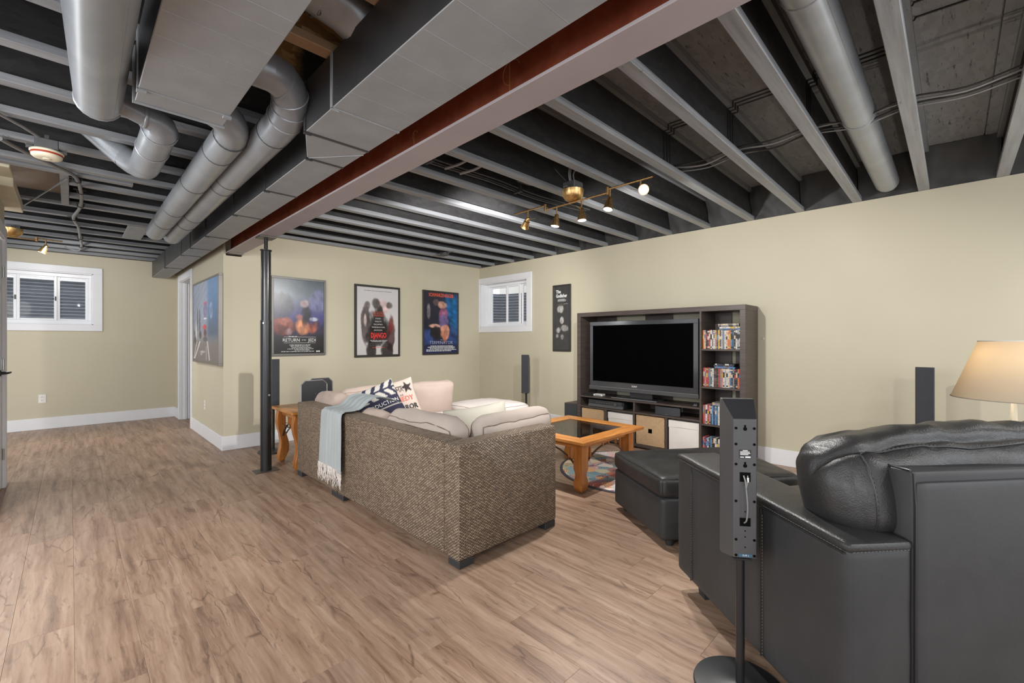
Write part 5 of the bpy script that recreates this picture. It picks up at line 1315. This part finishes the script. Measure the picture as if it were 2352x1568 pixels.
# things on the tv shelf
rm = thing('remote_control', 'small dark remote control at the right end of the television shelf', 'remote', (4.60, 1.90, .536), .35)
MB().box(-.055, .055, -.022, .022, 0, .016).build('case', 'plastic_grey', rm, bevel=.006, seg=2)
mb = MB()
for i in range(5):
    for j in range(2): mb.box(-.04 + i * .018, -.03 + i * .018, -.012 + j * .015, -.003 + j * .015, .0155, .0175)
mb.build('buttons', 'satin_silver', rm)
mo = thing('media_player', 'small white streaming box left of the television base', 'box', (4.60, 3.08, .536), .1)
MB().box(-.045, .045, -.06, .06, .001, .026).build('case', 'plastic_white', mo, bevel=.006, seg=2)
MB().box(-.046, -.0445, -.04, .04, .008, .016).build('front_slot', 'plastic_grey', mo)
cx_ = thing('disc_player', 'low black rounded device at the left end of the television shelf', 'player', (4.60, 3.22, .536), .12)
MB().prism([(-.065, .003), (.06, .003), (.06, .018), (-.03, .026), (-.065, .012)], -.078, .06, 'y').build('case', 'plastic_black', cx_, bevel=.004, seg=2)
MB().box(-.03, .03, -.05, .04, .0225, .0245).build('top_plate', 'satin_silver', cx_, bevel=.001)
# subwoofer left of the unit
sw = thing('subwoofer', 'black subwoofer box on the floor left of the media unit', 'speaker', (4.70, 3.50, 0))
MB().box(4.55, 4.88, 3.362, 3.585, .02, .41).build('cabinet', 'unit_veneer', sw, world=True, bevel=.004)
MB().box(4.538, 4.55, 3.375, 3.572, .03, .40).build('grille', 'grille_cloth', sw, world=True, bevel=.003)
for x in (4.58, 4.85):
    for y in (3.39, 3.56): MB().cyl((x, y, .001), (x, y, .02), .015).build('foot', 'plastic_black', sw, world=True)

# ================================================================ FILM CASES
PAL = dict(orange=(214, 120, 62), white=(222, 218, 212), black=(46, 44, 44), red=(182, 62, 56), yellow=(226, 184, 66), grey=(134, 130, 128), green=(64, 82, 66), cream=(214, 198, 172), brown=(108, 78, 68), blue=(96, 138, 186), teal=(66, 104, 112), pink=(206, 140, 146), navy=(58, 64, 92), silver=(176, 178, 182))
crnd = random.Random(21)
ORD = ['first', 'second', 'third', 'fourth', 'fifth', 'sixth', 'seventh', 'eighth', 'ninth', 'tenth', 'eleventh', 'twelfth', 'thirteenth', 'fourteenth', 'fifteenth', 'sixteenth', 'seventeenth', 'eighteenth', 'nineteenth', 'twentieth', 'twenty-first', 'twenty-second', 'twenty-third', 'twenty-fourth', 'twenty-fifth']
def case_mesh(col, wdt, ht=.190, dp=.135):
    """upright case; local: spine faces -x, width along y, z up"""
    mb = MB(); c = tuple(x * .8 for x in srgb(*PAL[col])); pap = srgb(205, 200, 192)
    alt = tuple(x * .8 for x in srgb(*PAL[crnd.choice(['white', 'black', 'black', 'red', 'grey', 'cream', 'yellow', 'blue'])]))
    z = 0; cuts = [0, .012, .022, .022 + crnd.uniform(.02, .05)]; a = crnd.uniform(.09, .11); b = a + crnd.uniform(.03, .055); cuts = [0, .010, .024, a, b, .168, .180, ht]
    cols = [c, alt if crnd.random() < .7 else c, c, alt, c, alt if crnd.random() < .5 else c, c]
    y0, y1 = -wdt / 2 + .0004, wdt / 2 - .0004
    for (z0, z1, cc) in zip(cuts, cuts[1:], cols):
        mb.add([(0, y1, z0), (0, y0, z0), (0, y0, z1), (0, y1, z1)], [(0, 1, 2, 3)], 0, cc)
    # broken title strokes on the spine
    zz = .03
    while zz < .165:
        l = crnd.uniform(.004, .010)
        if crnd.random() < .5: mb.add([(-.0003, y1 * .3, zz), (-.0003, y0 * .3, zz), (-.0003, y0 * .3, zz + l), (-.0003, y1 * .3, zz + l)], [(0, 1, 2, 3)], 0, tuple(x * .6 for x in srgb(*PAL['silver' if sum(PAL[col]) < 400 else 'brown'])))
        zz += l + .004
    mb.add([(0, y0, 0), (dp, y0, 0), (dp, y0, ht), (0, y0, ht), (0, y1, 0), (dp, y1, 0), (dp, y1, ht), (0, y1, ht)], [(0, 1, 2, 3), (7, 6, 5, 4), (1, 5, 6, 2), (3, 2, 6, 7), (0, 4, 5, 1)], 0, c)
    return mb
def shelf_row(shelf, z, cols, y_from, grp, xfront=4.545, ht=.190, hv=.006):
    y = y_from
    for i, col in enumerate(cols):
        wd = .0147; h = ht - crnd.random() * hv
        o = case_mesh(col, wd, h).build('film_case', 'case_print', origin=None, fixn=False)
        o.location = (xfront + crnd.uniform(0, .006), y - wd / 2, z + .0005); y -= wd + .0002
        tag(o, f'{col} upright film case, {ORD[i]} from the left on the {shelf} shelf of the media unit', 'film case', grp)
def flat_stack(shelf, z, cols, yc, grp, xf=4.55):
    for i, col in enumerate(cols):
        o = case_mesh(col, .0147).build('film_case', 'case_print', fixn=False)
        o.rotation_euler = (PI / 2, 0, 0); o.location = (xf + crnd.uniform(0, .012), yc + .095 + crnd.uniform(-.008, .008), z + .0002 + .0147 * (i + .5))
        pos = 'lowest' if i == 0 else ('topmost' if i == len(cols) - 1 else ORD[i] + ' from bottom')
        tag(o, f'{col} flat film case, {pos} in the stack on the {shelf} shelf', 'film case', grp)
r1 = ['orange', 'cream', 'black', 'brown', 'red', 'white', 'grey', 'white', 'pink', 'green', 'yellow', 'brown', 'silver', 'grey', 'white', 'cream', 'orange', 'orange', 'blue', 'teal', 'black', 'white', 'silver', 'white']
shelf_row('top', SZ[0], r1, 1.803, 'upright cases on the top shelf')
flat_stack('top', SZ[0] + .1905, ['blue', 'white', 'grey', 'cream'], 1.555, 'flat cases above the top shelf row')
r2 = ['red', 'pink', 'red', 'red', 'grey', 'teal', 'white', 'brown', 'brown', 'green', 'red', 'grey', 'pink', 'white', 'silver', 'white', 'cream', 'blue', 'navy', 'grey', 'black', 'black', 'orange', 'red']
shelf_row('second', SZ[1], r2, 1.800, 'upright cases on the second shelf')
flat_stack('second', SZ[1] + .1905, ['blue', 'navy', 'black'], 1.60, 'flat cases above the second shelf row')
r3 = ['red', 'pink', 'white', 'red', 'pink', 'green', 'blue', 'navy', 'blue', 'teal', 'white', 'blue', 'grey', 'white', 'red', 'black', 'white', 'brown']
shelf_row('third', SZ[2], r3, 1.803, 'upright cases on the third shelf')
flat_stack('third', SZ[2] + .1905, ['silver', 'grey'], 1.62, 'flat cases above the third shelf row')
r4 = ['pink', 'red', 'navy', 'white', 'green', 'blue', 'brown', 'cream', 'silver', 'black', 'white', 'blue']
shelf_row('bottom', .050, r4, 1.803, 'upright cases on the bottom shelf')
# ================================================================ BLACK LEATHER SOFA AND OTTOMAN
def W(r, d): return ((r + d) / 2 ** .5, (d - r) / 2 ** .5)
phi = math.radians(6); wx, wy = W(.922, 1.21)
sf = thing('leather_sofa', 'big black leather sofa seen from behind at the right', 'sofa', (wx, wy, 0), -PI / 4 + phi)
AW, AL, AH, B0 = .198, .985, .660, .095
def seam_tube(name, pts, r, m, root): return MB().tube(pts, r, 6).build(name, m, root, smooth=60)
def panel(name, root, hx, hy, hz, c, R=.022, n=12, wr=.002, m='leather_smooth', bulge=(0, 0, 0), seed=0, rx=0):
    o = soft_box(hx, hy, hz, R, n, bulge, wr, 5, seed); o.xf(TF(c, rx=rx)); return o.build(name, m, root, smooth=70)
SWID = 1.58
for nm, u0 in (('arm', 0), ('arm', SWID - AW)):
    a = panel(nm, sf, AW / 2, AL / 2, (AH - .012 - B0) / 2, (u0 + AW / 2, AL / 2, (AH - .012 + B0) / 2), R=.018, wr=.0016, bulge=(.004, .006, 0), seed=u0 + 3, n=18)
    # padded strip along the top of the arm
    soft_box(AW / 2 + .002, AL / 2 + .002, .016, .014, 16, (0, 0, .004), .0014, 9, 5).xf(TF((u0 + AW / 2, AL / 2, AH - .014))).build('arm_pad', 'leather_grain', a, smooth=70)
    seam_tube('welt', [(u0 - .001, .012, AH - .030), (u0 - .001, AL - .012, AH - .030)], .0035, 'leather_welt', a)
    if u0 == 0:
        mb = MB(); k = .02
        while k < AL - .03: mb.box(-.0035, -.001, k, k + .007, AH - .023, AH - .0215); k += .011
        k = .012
        while k < AW - .01: mb.box(k, k + .007, -.0035, -.001, AH - .023, AH - .0215); k += .011
        mb.build('stitching', 'stitch', a)
        for v in (.355, .845):
            seam_tube('welt', [(-.0035, v, B0 + .01), (-.0045, v, .38), (-.003, v, AH - .034)], .003, 'leather_welt', a)
            mb = MB(); z = B0 + .02
            while z < AH - .05: mb.box(-.0065, -.0035, v - .0085, v - .007, z, z + .007); z += .011
            mb.build('stitching', 'stitch', a)
# back block: upright rear, sloped front
BT_ = .853
prof = [(0.002, B0), (0.002, BT_ - .012), (.010, BT_), (.085, BT_ - .006), (.098, BT_ - .016), (.255, AH - .09), (.29, .42), (.30, B0)]
bk = MB().prism(prof, AW + .001, SWID - AW - .001, 'x').build('back', 'leather_smooth', sf, bevel=.006, seg=2, smooth=50)
panel('back_panel', sf, (SWID - 2 * AW) / 2 - .004, .008, (BT_ - .03 - B0) / 2, (SWID / 2, -.002, (BT_ - .03 + B0) / 2), R=.007, wr=.0012, seed=9, n=18)
seam_tube('welt', [(AW + .004, -.004, B0 + .01), (AW + .002, -.006, .5), (AW + .004, -.004, BT_ - .1), (AW + .004, .002, BT_ - .006)], .004, 'leather_welt', sf)
seam_tube('welt', [(AW + .004, .012, BT_ + .001), (AW + .01, .088, BT_ - .004), (AW + .004, .105, BT_ - .03), (AW + .003, .25, AH)], .004, 'leather_welt', sf)
seam_tube('welt', [(AW + .01, .088, BT_ - .002), (.7, .088, BT_ + .0), (SWID - AW, .088, BT_ - .002)], .004, 'leather_welt', sf)
panel('seat_base', sf, (SWID - 2 * AW) / 2, .33, .10, (SWID / 2, .63, .205), R=.02)
# two big seat cushions
cw = (SWID - 2 * AW) / 2
for k in range(2):
    panel('seat_cushion', sf, cw / 2 - .004, .36, .085, (AW + cw * (k + .5), .66, .39), R=.05, bulge=(0, 0, .03), wr=.006, m='leather_grain', seed=k + 20, n=16)
# big slumped back cushion hanging over the back and the arm
def fat(hx, hy, hz, loc, rx, seed, name):
    mb = soft_box(hx, hy, hz, .10, 34, (.02, .05, .03), 0, 1, seed)
    for i, p in enumerate(mb.v):
        e = abs(p.x) / hx; topn = max(0, p.z / hz)
        s = 1 - .10 * max(0, e - .55) / .45
        n1 = mnoise.noise_vector(Vector((p.x * 3.2 + seed, p.y * 5, p.z * 5))); n2 = mnoise.noise_vector(Vector((p.x * 15 + seed, p.y * 6, p.z * 9)))
        n3 = mnoise.noise(Vector((p.x * 26 + p.z * 14 + seed, p.y * 10, 3)))
        q = Vector((p.x, p.y, p.z * s)) + n1 * .020 + n2 * .007 * (.4 + topn)
        d = Vector((p.x * .15, p.y / hy, p.z / hz)); d.normalize()
        q += d * (.010 * n3 * topn)
        # valley of the top rear seam
        sv = abs((p.z / hz) * .8 - (-p.y / hy) * .5 - .30)
        if p.y < 0 and p.z > 0: q -= d * .016 * math.exp(-(sv / .10) ** 2)
        ex = abs(abs(p.x) - (hx - .12)) / .05
        q -= d * .010 * math.exp(-ex * ex) * (1 if p.y < .3 * hy else .3)
        mb.v[i] = q
    mt = TF(loc, rx=rx)
    o = MB(); o.v = [mt @ p for p in mb.v]; o.f = mb.f; o.m = mb.m; o.c = mb.c
    ob = o.build(name, 'leather_grain', sf, smooth=80)
    # stitched seam: across the top rear edge, down near the end
    from mathutils.bvhtree import BVHTree
    bv = BVHTree.FromPolygons([tuple(v) for v in o.v], [tuple(f) for f in o.f])
    def surf(y, z, x):
        c = mt @ Vector((x, 0, 0)); tgt = mt @ Vector((x, y * 3, z * 3)); dr = (c - tgt).normalized()
        h = bv.ray_cast(tgt, dr); return h[0] if h[0] else None
    pts = []
    for k in range(0, 9):
        a = -1.1 + k / 8 * 1.7
        pts.append(surf(-hy * math.cos(a), hz * math.sin(a), -hx + .06))
    for k in range(1, 50):
        x = -hx + .06 + k / 49 * (2 * hx - .12); pts.append(surf(-hy * math.cos(.6 + .06 * math.sin(x * 9)), hz * math.sin(.6 + .06 * math.sin(x * 9)), x))
    pts = [p for p in pts if p is not None]
    for off in (-.004, .004):
        MB().tube([p + Vector((0, -.001, off)) for p in pts], .0028, 6).build('seam', 'leather_welt', ob, smooth=60)
    mb2 = MB(); acc = 0
    for a, b in zip(pts, pts[1:]):
        n = max(1, int((b - a).length / .012))
        for q in range(n):
            s0, s1 = a.lerp(b, q / n), a.lerp(b, (q + .55) / n); mb2.tube([s0 + Vector((0, -.003, .008)), s1 + Vector((0, -.003, .008))], .0008, 4)
    mb2.build('stitching', 'stitch', ob)
    return ob
fat(.66, .135, .170, (.745, .205, .748), -.22, 2, 'back_cushion')
for x, y in ((.10, .885), (SWID - .10, .885), (.10, .10), (SWID - .10, .10)):
    MB().loft([[(x + sx * h, y + sy * h, z) for sx, sy in ((-1, -1), (1, -1), (1, 1), (-1, 1))] for z, h in ((.001, .026), (.10, .036))]).build('foot', 'foot_black', sf)
MB().box(.03, SWID - .03, .03, AL - .04, .075, .10).build('frame', 'foot_black', sf)

# ottoman: wedge-shaped, loose cushion over a boxed base
op = [W(.872, 2.572), W(1.735, 2.645), W(1.685, 3.375), W(.735, 3.215)]
oc = (sum(p[0] for p in op) / 4, sum(p[1] for p in op) / 4)
ot = thing('leather_ottoman', 'black leather ottoman between the sofa arm and the coffee table', 'ottoman', (*oc, 0))
pl = [Vector((p[0] - oc[0], p[1] - oc[1], 0)) for p in op]
def quad(u, v): return pl[0].lerp(pl[1], u).lerp(pl[3].lerp(pl[2], u), v)
def on_quad(mb, hx, hy):
    for i, p in enumerate(mb.v):
        q = quad((p.x / hx + 1) / 2, (p.y / hy + 1) / 2); mb.v[i] = Vector((q.x, q.y, p.z))
    return mb
on_quad(soft_box(.41, .33, .125, .022, 16, (.004, .004, 0), .0018, 4, 3).xf(TF((0, 0, .168))).xf(Matrix.Diagonal((.985, .985, 1, 1))), .41, .33).build('base', 'leather_smooth', ot, smooth=70)
cu = on_quad(soft_box(.41, .33, .062, .035, 26, (.008, .008, .036), .004, 5, 8).xf(TF((0, 0, .352))), .41, .33).build('cushion', 'leather_grain', ot, smooth=75)
OA = (.41, .33, .062, .035, (.008, .008, .036), .004, 5, 8)
def otp(p):
    q = quad((p.x / .41 + 1) / 2, (p.y / .33 + 1) / 2); return Vector((q.x, q.y, p.z + .352))
for s_ in (-1, 1):
    MB().tube([otp(p) for p in sb_ring(2, s_, *OA)], .0045, 6, False).build('piping', 'leather_welt', cu, smooth=60)
for k, (a_, b_) in enumerate(((-1, -1), (1, -1), (1, 1), (-1, 1))):
    MB().tube([otp(sb_map(a_, b_, c_ / 4, *OA)) for c_ in range(-4, 5)], .004, 6).build('piping', 'leather_welt', cu, smooth=60)
    q = pl[k] * .82; MB().lathe([(.022, .001), (.03, .05)], (q.x, q.y, 0), 12).build('foot', 'foot_black', ot, smooth=40)

# ================================================================ SPEAKERS ON STANDS
def speaker(label, loc, rotz, wires=True):
    """local: front faces +y, back faces -y"""
    t = thing('stand_speaker', label, 'speaker', loc, rotz)
    zb, zt = .465, 1.013; wf, wb = .0545, .0365; yf, yb = .042, -.052
    fr_ = [(-wf, yf, zb), (wf, yf, zb), (wf, yf, zt), (-wf, yf, zt)]; md = [(-wf, yf - .022, zb), (wf, yf - .022, zb), (wf, yf - .022, zt), (-wf, yf - .022, zt)]
    bk_ = [(-wb, yb, zb + .018), (wb, yb, zb + .018), (wb, yb, zt - .062), (-wb, yb, zt - .062)]
    cab = MB().loft([fr_, md, bk_]).build('cabinet', 'plastic_grey', t, bevel=.003, seg=2)
    MB().box(-wf + .003, wf - .003, yf, yf + .012, zb + .003, zt - .003).build('grille', 'grille_cloth', t, bevel=.003)
    MB().box(-.012, .012, yf + .012, yf + .0135, zb + .012, zb + .017).build('badge', 'satin_silver', t)
    def bp(x, z, w_, h_, d=.0008): return MB().box(x - w_, x + w_, yb - d, yb + .0005, z - h_, z + h_)
    # sloping top plate
    s = Vector((0, (yf - .022) - yb, .062)).normalized(); nrm = Vector((0, -s.z, s.y))
    MB().loft([[Vector((sx * (wb + (wf - wb) * k) * .97, yb + ((yf - .022) - yb) * k, zt - .062 + .062 * k)) + nrm * e for sx, e in ((-1, .0006), (1, .0006), (1, .002), (-1, .002))] for k in (.04, .96)]).build('top_plate', 'plastic_black', t)
    for sx in (-1, 1):
        c = Vector((sx * .026, yb + .062, zt - .022)) + nrm * .002; MB().cyl(c - nrm * .002, c + nrm * .001, .004, n=10).build('screw_hole', 'void_black', t)
    for z in (.922, .868, .800, .675, .545, .492):
        for sx in (-1, 1): MB().cyl((sx * .029, yb - .0012, z), (sx * .029, yb + .001, z), .0045, n=12).build('screw_hole', 'void_black', t)
    for z in (.920, .795): MB().cyl((0, yb - .0012, z), (0, yb + .001, z), .0062, n=14).box(-.0028, .0028, yb - .0012, yb + .001, z + .003, z + .013).build('key_slot', 'void_black', t)
    for z in (.640, .605, .575, .555, .52): MB().cyl((0, yb - .0012, z), (0, yb + .001, z), .0022, n=8).build('screw_hole', 'void_black', t)
    lb = bp(.0, .835, .019, .0145).build('rating_label', 'plastic_black', t); mb = MB(); r = random.Random(4)
    for k, (w0, w1) in enumerate(((-.008, .008), (-.016, .014), (-.016, .016), (-.016, .01))): mb.box(w0, w1, yb - .0012, yb - .0007, .8455 - k * .0045, .848 - k * .0045)
    mb.box(-.016, -.004, yb - .0012, yb - .0007, .823, .826); mb.box(0, .017, yb - .0012, yb - .0007, .8225, .8275); tag(mb.build('small_print', 'print_white', lb), kind='stuff')
    bp(.0, .757, .017, .016, .001).build('terminal_recess', 'void_black', t); bp(0, .605, .017, .014, .001).build('cable_port', 'void_black', t)
    if wires:
        cbl = MB().tube(spl([(-.006, yb - .003, .763), (-.002, yb - .008, .745), (.0, yb - .010, .72), (.004, yb - .012, .66), (.002, yb - .008, .615), (-.003, yb + .0, .602)]), .0028, 6).tube(spl([(.007, yb - .003, .763), (.005, yb - .008, .748), (.001, yb - .010, .725)]), .0022, 6)
        cbl.build('speaker_wire', 'cable_pale', t, smooth=60)
        MB().cyl((.007, yb - .006, .757), (.006, yb - .008, .742), .0035, n=8).build('plug', 'print_white', t)
    tg = bp(.001, .492, .021, .005, .001).build('channel_tag', 'tag_blue', t)
    text_mb('SUR L', .0085, TF((.002, yb - .0012, .492), rx=PI / 2), ext=.0002).build('lettering', 'print_white', tg)
    MB().cyl((0, -.004, .026), (0, -.004, zb + .02), .0145, n=18).build('pole', 'column_black', t, smooth=40)
    MB().box(-.03, .03, -.025, .02, zb - .004, zb + .004).build('mount_plate', 'plastic_black', t, bevel=.002)
    MB().lathe([(.150, .001), (.152, .006), (.148, .014), (.11, .021), (.03, .026), (.028, .027), (.0, .0272)], (0, -.004, 0), 48, True, False).build('base', 'plastic_black', t, smooth=40)
    return t
plain('tag_blue', srgb(60, 96, 120), .5)
sx, sy = W(.797, 1.545)
spk = speaker('black stand speaker with its back to us at the front right', (sx, sy, 0), -PI / 4 - .16)
def more(label, loc, rotz): return dup(spk, loc, rotz, label)
more('black stand speaker near the corner between the small window and the media unit', (4.60, 4.315, 0), PI / 2 + .35)
more('black stand speaker by the right wall, left of the lit lamp', (4.66, .155, 0), PI / 2)
more('black stand speaker behind the black post beside the end table', (1.575, 5.28, 0), PI - .15)

# ================================================================ LAMP
lx, ly = W(2.615, 2.30)
lm = thing('floor_lamp', 'lamp with a wide cream shade glowing at the right edge', 'lamp', (lx, ly, 0))
zb_, zt_, rb_, rt_ = .915, 1.215, .235, .130
t_ = .0012
MB().lathe([(rb_, zb_), (rt_, zt_)], (0, 0, 0), 64, False, False).build('shade', 'shade_linen', lm, smooth=60, fixn=False)
MB().tube([(rb_ * math.cos(a), rb_ * math.sin(a), zb_) for a in [k * 2 * PI / 64 for k in range(65)]], .0030, 6, False).build('shade_rim', 'shade_linen', lm, smooth=60)
MB().tube([(rt_ * math.cos(a), rt_ * math.sin(a), zt_) for a in [k * 2 * PI / 64 for k in range(65)]], .003, 6, False).build('shade_rim', 'canvas_white', lm, smooth=60)
MB().lathe([(.15, .001), (.15, .012), (.06, .025), (.02, .04)], (0, 0, 0), 40).build('base', 'lamp_ceramic', lm, smooth=40)
MB().lathe([(.012, .04), (.012, .55), (.016, .57), (.018, .72), (.013, .84), (.010, .93), (.010, .98)], (0, 0, 0), 24).build('stem', 'lamp_ceramic', lm, smooth=40)
MB().lathe([(.012, .98), (.018, 1.0), (.018, 1.03)], (0, 0, 0), 16).build('socket', 'brass', lm, smooth=40)
MB().lathe([(.008, 1.03), (.028, 1.06), (.03, 1.08), (.02, 1.11), (.0, 1.115)], (0, 0, 0), 16, True, False).build('bulb', 'bulb_warm', lm, smooth=60)
mb = MB()
for k in range(3):
    a = k * 2 * PI / 3; mb.tube([(0, 0, 1.20), (rt_ * math.cos(a), rt_ * math.sin(a), zt_ - .004)], .002, 5)
mb.tube([(.03, 0, 1.01), (.05, 0, 1.08), (.03, 0, 1.17), (0, 0, 1.20)], .002, 5).tube([(-.03, 0, 1.01), (-.05, 0, 1.08), (-.03, 0, 1.17), (0, 0, 1.20)], .002, 5)
mb.build('harp', 'brass', lm)
